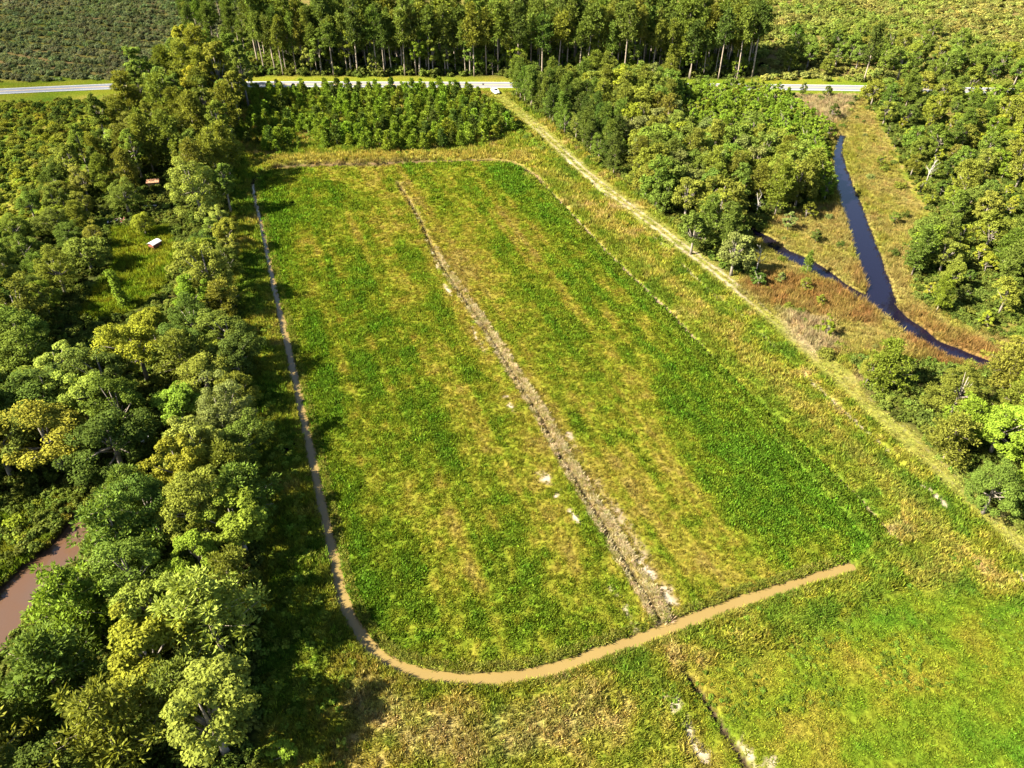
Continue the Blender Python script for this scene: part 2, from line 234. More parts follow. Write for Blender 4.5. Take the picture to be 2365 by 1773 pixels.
W_DITCH, W_STREAM, W_POND = -0.42, -0.62, -0.75
def along_width(a, table):
    xs, ws = zip(*table); return np.interp(a, xs, ws)
def height(x, y):
    x = np.asarray(x, float); y = np.asarray(y, float)
    z = 0.22 * (fbm(x, y, 14, 3, 3) - 0.5) + 0.10 * (vnoise(x / 1.6, y / 1.6, 9) - 0.5)
    d, a = dist_line(x, y, LINE['ditch_left'])
    wob = 0.5 * (vnoise(a / 3.0, d * 0, 21) - 0.5)
    hw = along_width(a, [(0, .40), (16, .40), (40, .48), (60, .48), (100, .52), (150, .62), (185, .72), (230, .74), (290, .62), (308, .42), (318, .1)]) + wob * 0.55
    z = np.where(d < 6, z * smooth(0.5, 6, d), z)
    z = z - 1.15 * (1 - smooth(hw * 0.6, hw + 0.40, d))
    berm = np.exp(-((d - 4.6) / 1.5) ** 2) * 0.5
    sx, tx = st(x, y)
    z = z + berm * np.where((sx < 0) | (tx < -14), 1, 0)
    d, a = dist_line(x, y, LINE['ditch_top']); z = z - 0.75 * (1 - smooth(0.25, 0.85, d)) + np.exp(-((d - 3.4) / 1.6) ** 2) * 0.55 * np.where(tx > 140, 1, 0)
    d, a = dist_line(x, y, LINE['ditch_right']); z = z - 0.45 * (1 - smooth(0.2, 0.9, d))
    z = z + np.exp(-((d - 4.2) / 2.2) ** 2) * 0.45 * np.where(sx > 70, 1, 0)
    d, a = dist_line(x, y, LINE['ditch_centre']); z = z - 0.6 * (1 - smooth(0.2, 0.6, d)) + 0.12 * np.exp(-((d - 1.0) / 0.5) ** 2)
    d, a = dist_line(x, y, LINE['ditch_second']); z = z - 0.5 * (1 - smooth(0.15, 0.75, d))
    d, a = dist_line(x, y, LINE['gully']); z = z - 0.5 * (1 - smooth(0.15, 0.8, d)) * (vnoise(a / 5, a * 0, 77) > 0.3)
    m = poly_soft(x, y, POLY['marsh'], 5); z = z * (1 - m) - 0.28 * m + m * 0.12 * (vnoise(x / 1.1, y / 1.1, 5) - .5)
    d, a = dist_line(x, y, LINE['stream'])
    hw = along_width(a, [(0, .4), (10, .9), (30, 1.9), (60, 2.3), (85, 2.6), (98, 2.7), (106, 2.0), (118, 1.8), (135, 1.5), (150, .8)]) + 0.6 * (vnoise(a / 4, a * 0, 31) - .5)
    z = z - 1.0 * (1 - smooth(hw * 0.8, hw + 0.5, d))
    d, a = dist_line(x, y, LINE['creek'])
    hw = along_width(a, [(0, 1.0), (10, 1.8), (25, 1.9), (32, 1.2), (45, .9), (60, 1.0)]) + 0.5 * (vnoise(a / 3, a * 0, 41) - .5)
    z = z - 1.0 * (1 - smooth(hw * 0.8, hw + 0.5, d))
    d, a = dist_line(x, y, LINE['pond'])
    hw = along_width(a, [(0, .8), (4, 1.8), (10, 3.2), (25, 4.3)]) + 0.8 * (vnoise(a / 3, a * 0, 51) - .5)
    z = z - 1.35 * (1 - smooth(hw * 0.8, hw + 1.0, d))
    d, a = dist_line(x, y, LINE['road']); z = z * smooth(4, 12, d) - 0.10 * (1 - smooth(3.3, 4.4, d))
    r = np.hypot(x, y); z = z + 6.0 * smooth(330, 900, r) * fbm(x, y, 260, 88, 2)
    return z

# ---- grass colours: what grows where
def ramp(v, stops):
    v = np.clip(v, 0, 1); xs = [s[0] for s in stops]
    return np.stack([np.interp(v, xs, [s[1][k] for s in stops]) for k in range(3)], -1)
def mixc(a, b, m):
    m = np.asarray(m)[..., None]; return a * (1 - m) + np.asarray(b) * m
GRASS = [(0, (.165, .128, .030)), (.25, (.165, .142, .020)), (.48, (.130, .142, .013)), (.72, (.092, .132, .010)), (1, (.060, .118, .009))]
def cover(x, y):
    """colour of the growth at a place and how bare the soil is there (0..1)"""
    x = np.asarray(x, float); y = np.asarray(y, float)
    s, t = st(x, y)
    n1 = fbm(s, t * 0.5, 7, 101, 3) - .5; n2 = fbm(x, y, 2.6, 131, 2) - .5; n3 = fbm(s, t * 0.25, 5.0, 171, 2) - .5
    # main field
    g = np.interp(s, [0, 5, 11, 18, 27, 33, 37, 43, 50, 57, 64, 73], [.88, .78, .62, .66, .54, .42, .28, .36, .50, .62, .76, .84])
    g = g + .16 * smooth(50, 62, s + 6 * (fbm(x, y, 8, 105) - .5)) * (1 - smooth(20, 100, t)) + .14 * (1 - smooth(-15, 8, t)) * (s < 34) + .12 * smooth(95, 130, t) * ((s > 40) | (s < 14))
    n4 = fbm(x, y, 1.1, 151, 2) - .5; g = .50 + (g - .5) * .85 + .55 * n1 + .52 * n2 + .6 * n3 + .38 * n4 + .42 * (fbm(s, t * .045, 2.1, 161, 2) - .5) + .25 * (fbm(s, t * .02, .9, 165, 1) - .5)
    col = ramp(g, GRASS); bare = np.zeros(np.shape(x)); sand = np.zeros(np.shape(x))
    # rough meadow outside the field
    gm = .52 + .18 * ((s < 0) & (t > -16)) + 1.1 * (fbm(x, y, 7, 201, 3) - .5) + .7 * (fbm(x, y, 1.9, 231, 2) - .5)
    rough = ramp(gm, [(0, (.270, .200, .085)), (.25, (.235, .190, .045)), (.5, (.170, .175, .020)), (.75, (.100, .140, .014)), (1, (.055, .100, .010))])
    mf = poly_soft(x, y, POLY['field'], .35)
    col = mixc(rough, col, mf)
    # the second field in the near right corner: greener to the right
    m2 = smooth(.3, .7, poly_soft(x, y, POLY['field2'], 6) + .5 * (fbm(x, y, 4, 305) - .5))
    g2 = np.interp(x, [20, 30, 42, 55, 70], [.40, .48, .62, .82, .88]) + .9 * (fbm(x, y, 8, 301, 3) - .5) + .7 * n2
    col = mixc(col, ramp(g2, GRASS), m2)
    # pale dry stand near the bottom bend
    dd, _ = dist_line(x, y, [(-17, 45), (-10, 40.5), (-3, 39.5), (8, 43)])
    col = mixc(col, (.270, .205, .095), (1 - smooth(0.5, 4.0, dd)) * (.05 + .75 * fbm(x, y, 2.2, 311, 2)))
    # straw coloured grass bank at the far end
    d, _ = dist_line(x, y, [(-66, 206), (-40, 208.5), (-15, 210), (4, 207)])
    col = mixc(col, (.235, .190, .040), (1 - smooth(1.5, 5, d)) * .85)
    d, _ = dist_line(x, y, LINE['ditch_top']); col = mixc(col, (.130, .088, .045), np.exp(-((d - 1.1) / .7) ** 2) * (t > 138) * .7)
    # bank right of the right hand ditch: straw crest and green foot
    d, a = dist_line(x, y, LINE['ditch_right']); onright = (s > 70)
    col = mixc(col, (.075, .110, .010), np.exp(-((d - 2.0) / 1.3) ** 2) * onright * .55)
    col = mixc(col, (.240, .195, .045), np.exp(-((d - 6.0) / 2.0) ** 2) * onright * (.15 + .55 * fbm(x, y, 4, 321, 2)))
    # lane: short straw grass, sandy wheel lines
    d, a = dist_line(x, y, LINE['lane'])
    ml = (1 - smooth(2.0, 3.2, d + .9 * (fbm(x, y, 3, 331) - .5)))
    col = mixc(col, (.180, .175, .038), ml * .75)
    sandy = np.interp(a, [0, 25, 45, 75, 150, 165, 230, 260], [.05, .12, .5, .75, .75, .15, .15, .3])
    wheel = np.exp(-((d - .85) / .38) ** 2)
    q = ml * sandy * np.clip(wheel * .9 + .9 * (fbm(x, y, 2.4, 341) - .42), 0, 1); bare = np.maximum(bare, q); sand = np.maximum(sand, .7 * ml)
    d, a = dist_line(x, y, LINE['gully']); gl = (1 - smooth(.15, .75, d + .5 * (fbm(x, y, 1.5, 345) - .5))) * smooth(.38, .52, vnoise(a / 6, a * 0, 77))
    bare = np.maximum(bare, gl * .6); sand = np.maximum(sand, gl)
    # centre ditch: brown dead stems, and sand scours beside it
    d, a = dist_line(x, y, LINE['ditch_centre']); s0 = 36.4
    drk = smooth(55, 75, a)
    col = mixc(col, (.200, .145, .075), (1 - smooth(.2, 1.1, d)) * (.3 + .5 * drk))
    for (px_, py_, rx, ry) in SAND:
        e = np.hypot(((x - px_) * AX[0] + (y - py_) * AX[1]) / rx, ((x - px_) * AT[0] + (y - py_) * AT[1]) / ry)
        q = (1 - smooth(.1, 1.2, e + 2.2 * (fbm(x, y, .9, 351, 2) - .5))); bare = np.maximum(bare, q * .72); sand = np.maximum(sand, q)
    side = ((x - LINE['ditch_centre'][0][0]) * 0 + (s - 36.4))
    strip = np.exp(-((np.abs(side - 3.2)) / .9) ** 2) * (t < 18) * (t > -19) * mf
    q = strip * np.clip(.1 + 1.5 * (fbm(x, y, 3, 361) - .34), 0, .7); bare = np.maximum(bare, q); sand = np.maximum(sand, .8 * q)
    for nm, w in (('ditch_left', 1.05), ('ditch_top', 1.0), ('ditch_right', .42), ('ditch_second', .45)):
        d, a = dist_line(x, y, LINE[nm])
        if nm == 'ditch_right': k = np.interp(a, [0, 10, 75, 88, 110, 128, 136, 150], [.7, 1, 1, .15, 0, .8, 1, 1])
        elif nm == 'ditch_left': k = np.interp(a, [0, 20, 30], [.3, .4, 1.])
        else: k = 1.0
        bare = np.maximum(bare, k * (1 - smooth(w * .5, w * 1.1, d))); sand = np.maximum(sand, .22 * (nm == 'ditch_right') * (d < 1.2))
    # road verges, mown
    d, _ = dist_line(x, y, LINE['road'])
    col = mixc(col, ramp(.55 + .8 * (fbm(x, y, 9, 371) - .5), GRASS) * 1.1, (1 - smooth(8, 11, d)))
    # far cut-over ground, both sides
    far = smooth(286, 292, y)
    col = mixc(col, ramp(.36 + 1.2 * (fbm(x, y, 16, 381) - .5), [(0, (.16, .11, .05)), (.4, (.14, .125, .03)), (.7, (.085, .10, .015)), (1, (.04, .07, .012))]), far)
    # marsh
    m = poly_soft(x, y, POLY['marsh'], 1.5)
    mg = ramp(.40 + .9 * (fbm(x, y, 6, 391) - .5), [(0, (.20, .14, .05)), (.35, (.20, .165, .045)), (.7, (.15, .15, .02)), (1, (.09, .11, .015))])
    col = mixc(col, mg, m)
    for nm in ('orange1', 'orange2', 'orange3', 'orange4'):
        k = poly_soft(x, y, POLY[nm], 1.6) * (.55 + .45 * smooth(.35, .6, fbm(x, y, 3, 401)))
        col = mixc(col, (.190, .100, .035), k * .8)
    for nm in ('tanreed', 'tanreed2'):
        col = mixc(col, (.250, .195, .105), poly_soft(x, y, POLY[nm], 1.6) * .9)
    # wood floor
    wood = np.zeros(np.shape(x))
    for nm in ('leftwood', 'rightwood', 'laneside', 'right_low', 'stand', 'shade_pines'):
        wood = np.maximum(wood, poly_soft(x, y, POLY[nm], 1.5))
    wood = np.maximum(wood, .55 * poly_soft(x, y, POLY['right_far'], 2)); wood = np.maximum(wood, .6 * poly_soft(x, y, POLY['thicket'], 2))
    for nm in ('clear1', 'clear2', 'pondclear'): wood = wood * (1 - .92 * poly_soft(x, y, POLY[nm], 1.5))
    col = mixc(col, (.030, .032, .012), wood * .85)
    c1 = np.maximum(poly_soft(x, y, POLY['clear1'], 1.5), poly_soft(x, y, POLY['clear2'], 1.5))
    col = mixc(col, ramp(.62 + .7 * n2, GRASS), c1)
    return col, np.clip(bare, 0, 1), np.clip(sand, 0, 1)

# ------------------------------------------------------------------ mesh helpers
def mesh_np(name, V, F, mats=(), smooth_shade=False):
    V = np.asarray(V, np.float32); F = np.asarray(F, np.int32); k = F.shape[1]
    me = bpy.data.meshes.new(name)
    me.vertices.add(len(V)); me.vertices.foreach_set('co', V.ravel())
    me.loops.add(F.size); me.loops.foreach_set('vertex_index', F.ravel())
    me.polygons.add(len(F)); me.polygons.foreach_set('loop_start', np.arange(0, F.size, k, dtype=np.int32))
    if smooth_shade: me.polygons.foreach_set('use_smooth', np.ones(len(F), bool))
    for m in mats: me.materials.append(m)
    me.update(calc_edges=True); me.validate()
    return me
def add_attr(me, name, typ, dom, data):
    a = me.attributes.new(name, typ, dom)
    a.data.foreach_set({'FLOAT': 'value', 'INT': 'value', 'FLOAT_COLOR': 'color', 'FLOAT_VECTOR': 'vector'}[typ], np.asarray(data).ravel())
def obj(name, me, parent=None, label=None, cat=None, group=None, kind=None, loc=None, rot=None):
    o = bpy.data.objects.new(name, me); C.objects.link(o)
    if parent is not None: o.parent = parent
    if loc is not None: o.location = loc
    if rot is not None: o.rotation_euler = rot
    tag(o, label, cat, group, kind); return o
def tag(o, label=None, cat=None, group=None, kind=None):
    for k, v in (('label', label), ('category', cat), ('group', group), ('kind', kind)):
        if v: o[k] = v
class MB:
    """collects boxes, tubes and faces for one mesh"""
    def __init__(s): s.v = []; s.f = []
    def add(s, V, F):
        b = len(s.v); s.v += [tuple(map(float, p)) for p in V]; s.f += [tuple(int(i) + b for i in f) for f in F]; return s
    def box(s, c, d, M=None, taper=1.0):
        x, y, z = (q / 2 for q in d); P = []
        for k in (-1, 1):
            e = taper if k > 0 else 1
            P += [Vector((i * x * e, j * y * e, k * z)) for i, j in ((-1, -1), (1, -1), (1, 1), (-1, 1))]
        P = [(M @ p if M else p) + Vector(c) for p in P]
        return s.add(P, [(3, 2, 1, 0), (4, 5, 6, 7), (0, 1, 5, 4), (1, 2, 6, 5), (2, 3, 7, 6), (3, 0, 4, 7)])
    def tube(s, pts, rad, n=6):
        pts = [Vector(p) for p in pts]; rings = []
        for i, p in enumerate(pts):
            d = (pts[min(i + 1, len(pts) - 1)] - pts[max(i - 1, 0)]).normalized()
            u = d.orthogonal().normalized() if i == 0 else (u - d * u.dot(d)).normalized()
            w = d.cross(u); r = rad[i] if hasattr(rad, '__len__') else rad
            rings.append([p + (u * math.cos(2 * math.pi * k / n) + w * math.sin(2 * math.pi * k / n)) * r for k in range(n)])
        V = [q for r in rings for q in r]; F = []
        for i in range(len(pts) - 1):
            for k in range(n): F.append((i * n + k, i * n + (k + 1) % n, (i + 1) * n + (k + 1) % n, (i + 1) * n + k))
        F.append(tuple(range(n))[::-1]); F.append(tuple((len(pts) - 1) * n + k for k in range(n)))
        return s.add(V, F)
    def mesh(s, name, mat, smooth_shade=False):
        me = bpy.data.meshes.new(name); me.from_pydata(s.v, [], s.f); me.materials.append(mat)
        if smooth_shade:
            for p in me.polygons: p.use_smooth = True
        me.update(); return me

# ------------------------------------------------------------------ materials
def new_mat(name):
    m = bpy.data.materials.new(name); m.use_nodes = True; nt = m.node_tree; nt.nodes.clear()
    out = nt.nodes.new('ShaderNodeOutputMaterial'); return m, nt, out
def N(nt, t, **kw):
    n = nt.nodes.new(t)
    for k, v in kw.items(): setattr(n, k, v)
    return n
def plain(name, col, rough=.6, metal=0.0, var=.25, scale=3.0, spec=.4):
    m, nt, out = new_mat(name); L = nt.links.new
    b = N(nt, 'ShaderNodeBsdfPrincipled'); b.inputs['Roughness'].default_value = rough; b.inputs['Metallic'].default_value = metal
    b.inputs['Specular IOR Level'].default_value = spec
    tc = N(nt, 'ShaderNodeTexCoord'); no = N(nt, 'ShaderNodeTexNoise'); no.inputs['Scale'].default_value = scale; no.inputs['Detail'].default_value = 5
    L(tc.outputs['Object'], no.inputs['Vector'])
    r = N(nt, 'ShaderNodeMapRange'); r.inputs[1].default_value = .25; r.inputs[2].default_value = .75; r.inputs[3].default_value = 1 - var; r.inputs[4].default_value = 1 + var
    L(no.outputs['Fac'], r.inputs[0])
    mx = N(nt, 'ShaderNodeVectorMath', operation='SCALE'); mx.inputs[0].default_value = col[:3]; L(r.outputs[0], mx.inputs['Scale'])
    L(mx.outputs[0], b.inputs['Base Color']); L(b.outputs[0], out.inputs[0]); return m
def leafy(name, source, trans=.28, gain=1.0):
    """diffuse + translucent leaf; colour from the object's colour or the instance's tint, times a value per leaf"""
    m, nt, out = new_mat(name); L = nt.links.new
    if source == 'object':
        oi = N(nt, 'ShaderNodeObjectInfo'); c = oi.outputs['Color']
    else:
        a = N(nt, 'ShaderNodeAttribute', attribute_type='INSTANCER', attribute_name='tint'); c = a.outputs['Color']
    lv = N(nt, 'ShaderNodeAttribute', attribute_type='GEOMETRY', attribute_name='lv')
    mp = N(nt, 'ShaderNodeMapRange'); mp.inputs[3].default_value = .62 * gain; mp.inputs[4].default_value = 1.42 * gain; L(lv.outputs['Fac'], mp.inputs[0])
    mx = N(nt, 'ShaderNodeVectorMath', operation='SCALE'); L(c, mx.inputs[0]); L(mp.outputs[0], mx.inputs['Scale'])
    d = N(nt, 'ShaderNodeBsdfDiffuse'); tr = N(nt, 'ShaderNodeBsdfTranslucent'); L(mx.outputs[0], d.inputs[0])
    warm = N(nt, 'ShaderNodeVectorMath', operation='MULTIPLY'); warm.inputs[1].default_value = (1.25, 1.2, .6); L(mx.outputs[0], warm.inputs[0]); L(warm.outputs[0], tr.inputs[0])
    ms = N(nt, 'ShaderNodeMixShader'); ms.inputs[0].default_value = trans; L(d.outputs[0], ms.inputs[1]); L(tr.outputs[0], ms.inputs[2])
    L(ms.outputs[0], out.inputs[0]); return m
M_LEAF = leafy('leaf', 'object', .31); M_TUFT = leafy('grass_blade', 'instance', .35)
M_PINEBARK = plain('pine_bark', (.22, .175, .130), .9, var=.35, scale=2.0)
M_BARK = plain('grey_bark', (.16, .135, .105), .9, var=.35, scale=2.0)
M_DEAD = plain('dead_wood', (.26, .235, .20), .85, var=.25)
# ground: soil where bare, otherwise the low growth's colour
m, nt, out = new_mat('ground'); L = nt.links.new
ac = N(nt, 'ShaderNodeAttribute', attribute_name='Col'); ab = N(nt, 'ShaderNodeAttribute', attribute_name='bare')
geo = N(nt, 'ShaderNodeNewGeometry')
n1 = N(nt, 'ShaderNodeTexNoise'); n1.inputs['Scale'].default_value = 1.7; n1.inputs['Detail'].default_value = 6; L(geo.outputs['Position'], n1.inputs['Vector'])
n2 = N(nt, 'ShaderNodeTexNoise'); n2.inputs['Scale'].default_value = .35; n2.inputs['Detail'].default_value = 4; L(geo.outputs['Position'], n2.inputs['Vector'])
r1 = N(nt, 'ShaderNodeMapRange'); r1.inputs[1].default_value = .3; r1.inputs[2].default_value = .7; r1.inputs[3].default_value = .35; r1.inputs[4].default_value = .95; L(n1.outputs['Fac'], r1.inputs[0])
sc = N(nt, 'ShaderNodeVectorMath', operation='SCALE'); L(ac.outputs['Color'], sc.inputs[0]); L(r1.outputs[0], sc.inputs['Scale'])
soil = N(nt, 'ShaderNodeMix', data_type='RGBA'); soil.inputs['A'].default_value = (.10, .065, .036, 1); soil.inputs['B'].default_value = (.26, .215, .155, 1); asd = N(nt, 'ShaderNodeAttribute', attribute_name='sand'); L(asd.outputs['Fac'], soil.inputs['Factor'])
bm_ = N(nt, 'ShaderNodeMath', operation='MULTIPLY_ADD'); bm_.inputs[1].default_value = 1.6; L(ab.outputs['Fac'], bm_.inputs[0])
n1s = N(nt, 'ShaderNodeMath', operation='MULTIPLY_ADD'); n1s.inputs[1].default_value = -1.0; n1s.inputs[2].default_value = .35; L(n1.outputs['Fac'], n1s.inputs[0]); L(n1s.outputs[0], bm_.inputs[2])
cl = N(nt, 'ShaderNodeClamp'); L(bm_.outputs[0], cl.inputs[0])
gm = N(nt, 'ShaderNodeMix', data_type='RGBA'); L(cl.outputs[0], gm.inputs['Factor']); L(sc.outputs[0], gm.inputs['A']); L(soil.outputs['Result'], gm.inputs['B'])
bs = N(nt, 'ShaderNodeBsdfDiffuse'); L(gm.outputs['Result'], bs.inputs[0])
bp = N(nt, 'ShaderNodeBump'); bp.inputs['Strength'].default_value = .7; bp.inputs['Distance'].default_value = .25; L(n1.outputs['Fac'], bp.inputs['Height']); L(bp.outputs[0], bs.inputs['Normal'])
L(bs.outputs[0], out.inputs[0]); M_GROUND = m
def water(name, col, rough, ripple, var=(1, 1, 1)):
    m, nt, out = new_mat(name); L = nt.links.new
    b = N(nt, 'ShaderNodeBsdfPrincipled'); b.inputs['Roughness'].default_value = rough; b.inputs['IOR'].default_value = 1.33
    g = N(nt, 'ShaderNodeNewGeometry'); no = N(nt, 'ShaderNodeTexNoise'); no.inputs['Scale'].default_value = .16; no.inputs['Detail'].default_value = 3; L(g.outputs['Position'], no.inputs['Vector'])
    mx = N(nt, 'ShaderNodeMix', data_type='RGBA'); mx.inputs['A'].default_value = (*col, 1); mx.inputs['B'].default_value = tuple(c * v for c, v in zip(col, var)) + (1,)
    L(no.outputs['Fac'], mx.inputs['Factor']); L(mx.outputs['Result'], b.inputs['Base Color'])
    w = N(nt, 'ShaderNodeTexNoise'); w.inputs['Scale'].default_value = 2.2; w.inputs['Detail'].default_value = 2; L(g.outputs['Position'], w.inputs['Vector'])
    bp = N(nt, 'ShaderNodeBump'); bp.inputs['Strength'].default_value = ripple; bp.inputs['Distance'].default_value = .05; L(w.outputs['Fac'], bp.inputs['Height']); L(bp.outputs[0], b.inputs['Normal'])
    L(b.outputs[0], out.inputs[0]); return m
M_MUD = water('muddy_water', (.150, .108, .038), .06, .10, (.82, .78, .75))
M_STREAM = water('dark_water', (.004, .003, .009), .07, .10)
M_POND = water('brown_water', (.070, .031, .011), .05, .14, (.75, 1.25, 3.0))  # purplish second tone in the base colour stands in for sky reflection

# ------------------------------------------------------------------ ground
def graded(lo, hi, a, b, step, grow):
    xs = list(np.arange(a, b + 1e-6, step)); s = step; x = a
    while x > lo: s = min(s * grow, 160); x -= s; xs.insert(0, x)
    s = step; x = xs[-1]
    while x < hi: s = min(s * grow, 160); x += s; xs.append(x)
    return np.array(xs)
gx = graded(-4000, 4000, -76, 100, .4, 1.05); gy = graded(-1500, 6000, 36, 208, .4, 1.05)
GX, GY = np.meshgrid(gx, gy); GZ = height(GX, GY)
V = np.stack([GX.ravel(), GY.ravel(), GZ.ravel()], 1)
nx, ny = len(gx), len(gy)
i0 = (np.arange(ny - 1)[:, None] * nx + np.arange(nx - 1)[None, :]).ravel()
Fq = np.stack([i0, i0 + 1, i0 + nx + 1, i0 + nx], 1)
me = mesh_np('ground', V, Fq, [M_GROUND], True)
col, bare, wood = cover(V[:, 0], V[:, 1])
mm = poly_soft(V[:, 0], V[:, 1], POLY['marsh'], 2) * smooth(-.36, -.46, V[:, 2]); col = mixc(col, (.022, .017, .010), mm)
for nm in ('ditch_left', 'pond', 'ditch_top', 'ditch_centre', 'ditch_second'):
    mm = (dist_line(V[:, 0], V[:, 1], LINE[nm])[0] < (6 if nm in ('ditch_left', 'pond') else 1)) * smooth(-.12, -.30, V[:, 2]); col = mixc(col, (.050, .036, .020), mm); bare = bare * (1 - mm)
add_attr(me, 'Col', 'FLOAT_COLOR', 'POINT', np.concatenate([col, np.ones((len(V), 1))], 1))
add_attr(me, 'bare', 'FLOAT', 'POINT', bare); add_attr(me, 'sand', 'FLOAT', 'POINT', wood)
obj('ground', me, kind='structure', label='flat low ground with field, meadow, marsh and wood floor', cat='ground')

def hz(x, y):
    """height of the built ground sheet"""
    x = np.asarray(x, float); y = np.asarray(y, float)
    i = np.clip(np.searchsorted(gx, x) - 1, 0, nx - 2); j = np.clip(np.searchsorted(gy, y) - 1, 0, ny - 2)
    u = (x - gx[i]) / (gx[i + 1] - gx[i]); v = (y - gy[j]) / (gy[j + 1] - gy[j])
    return (GZ[j, i] * (1 - u) + GZ[j, i + 1] * u) * (1 - v) + (GZ[j + 1, i] * (1 - u) + GZ[j + 1, i + 1] * u) * v
def ribbon(pts, half, z, extra=None):
    """a flat strip along a polyline"""
    V = []; F = []
    for i, p in enumerate(pts):
        a = np.array(pts[max(i - 1, 0)]); b = np.array(pts[min(i + 1, len(pts) - 1)]); d = (b - a) / np.linalg.norm(b - a); n = np.array([-d[1], d[0]])
        h = half[i] if hasattr(half, '__len__') else half
        for sgn in (-1, 1):
            q = np.array(p) + n * sgn * h; V.append((q[0], q[1], z))
        if i: F.append((2 * i - 2, 2 * i - 1, 2 * i + 1, 2 * i))
    return V, F
for nm, line, hw, zz, mt, lb in (
        ('ditch_water', LINE['ditch_left'][5:] + [(47.5, 64.15)], 1.7, W_DITCH, M_MUD, 'tan muddy water in the ditch curving round the field'),
        ('stream', LINE['stream'], 5.0, W_STREAM, M_STREAM, 'dark blue stream winding through the marsh'),
        ('creek', LINE['creek'], 3.2, W_STREAM + .004, M_STREAM, 'short dark side creek joining the marsh stream'),
        ('pond', LINE['pond'], 6.0, W_POND, M_POND, 'rusty brown pond at the left edge of the wood')):
    Vr, Fr = ribbon(line, hw, zz)
    obj(nm, MB().add(Vr, Fr).mesh(nm, mt), kind='structure', label=lb, cat='water')

# ------------------------------------------------------------------ road
m, nt, out = new_mat('asphalt'); L = nt.links.new
b = N(nt, 'ShaderNodeBsdfPrincipled'); b.inputs['Roughness'].default_value = .55; g = N(nt, 'ShaderNodeNewGeometry')
no = N(nt, 'ShaderNodeTexNoise'); no.inputs['Scale'].default_value = .25; no.inputs['Detail'].default_value = 8; L(g.outputs['Position'], no.inputs['Vector'])
cr = N(nt, 'ShaderNodeMix', data_type='RGBA'); cr.inputs['A'].default_value = (.105, .105, .115, 1); cr.inputs['B'].default_value = (.145, .145, .155, 1); L(no.outputs['Fac'], cr.inputs['Factor'])
L(cr.outputs['Result'], b.inputs['Base Color']); L(b.outputs[0], out.inputs[0]); M_ASPHALT = m
M_WHITE = plain('white_road_paint', (.78, .78, .76), .6, var=.12); M_YELLOW = plain('yellow_road_paint', (.62, .40, .06), .6, var=.15)
RL = [tuple(p) for p in LINE['road']]
def offset(pts, o):
    out = []
    for i, p in enumerate(pts):
        a = np.array(pts[max(i - 1, 0)]); b = np.array(pts[min(i + 1, len(pts) - 1)]); d = (b - a) / np.linalg.norm(b - a)
        out.append((p[0] - d[1] * o, p[1] + d[0] * o))
    return out
Vr, Fr = ribbon(RL, 3.35, .06); nv = len(Vr)
mb = MB().add(Vr, Fr)
for k in (0, 1):   # the slab's edges
    mb.add([(v[0], v[1], .06) for v in Vr[k::2]] + [(v[0], v[1], -.25) for v in Vr[k::2]], [(i, i + 1, nv // 2 + i + 1, nv // 2 + i) for i in range(nv // 2 - 1)])
road = obj('road', mb.mesh('road', M_ASPHALT), kind='structure', label='grey two lane country road across the far side', cat='road')
for o, mat, nm in ((3.05, M_WHITE, 'edge_line'), (-3.05, M_WHITE, 'edge_line'), (.14, M_YELLOW, 'centre_line'), (-.14, M_YELLOW, 'centre_line')):
    Vr, Fr = ribbon(offset(RL, o), .07, .068); obj(nm, MB().add(Vr, Fr).mesh(nm, mat), parent=road)

# ------------------------------------------------------------------ growing things: shapes
def kites(P, D, Nn, ln, wd, r):
    """leaf-shaped quads: P base points, D directions, Nn normals"""
    S = np.cross(D, Nn); S /= np.linalg.norm(S, axis=1, keepdims=True) + 1e-9
    ln = ln[:, None]; wd = wd[:, None]
    mid = P + D * ln * .5
    V = np.stack([P, mid + S * wd * .5 + Nn * wd * .12, P + D * ln - Nn * ln * .12, mid - S * wd * .5 + Nn * wd * .12], 1)
    return V.reshape(-1, 3)
def unit(v): return v / (np.linalg.norm(v, axis=-1, keepdims=True) + 1e-9)
def leaf_mesh(name, V, r, lv=None):
    n = len(V) // 4
    me = mesh_np(name, V, np.arange(n * 4).reshape(n, 4), [M_LEAF])
    if lv is None: lv = r.random(n)
    add_attr(me, 'lv', 'FLOAT', 'POINT', np.repeat(lv, 4)); return me
def clump_leaves(r, cen, rad, n, ln, flat=.8, up=.45, asp=.62):
    """n leaves on the skin of each clump"""
    c = np.repeat(cen, n, 0); R = np.repeat(rad, n)[:, None]
    d = unit(r.normal(size=c.shape)); d[:, 2] = np.where(r.random(len(d)) < .72, np.abs(d[:, 2]), d[:, 2])
    P = c + d * R * (r.uniform(.55, 1.05, (len(c), 1))) * np.array([1, 1, flat])
    nn = unit(d * .75 + r.normal(size=c.shape) * .5 + np.array([-.12, -.04, up]))
    t = unit(np.cross(nn, r.normal(size=c.shape)))
    l = ln * r.uniform(.65, 1.35, len(c))
    return kites(P - t * l[:, None] * .5, t, nn, l, l * asp, r)
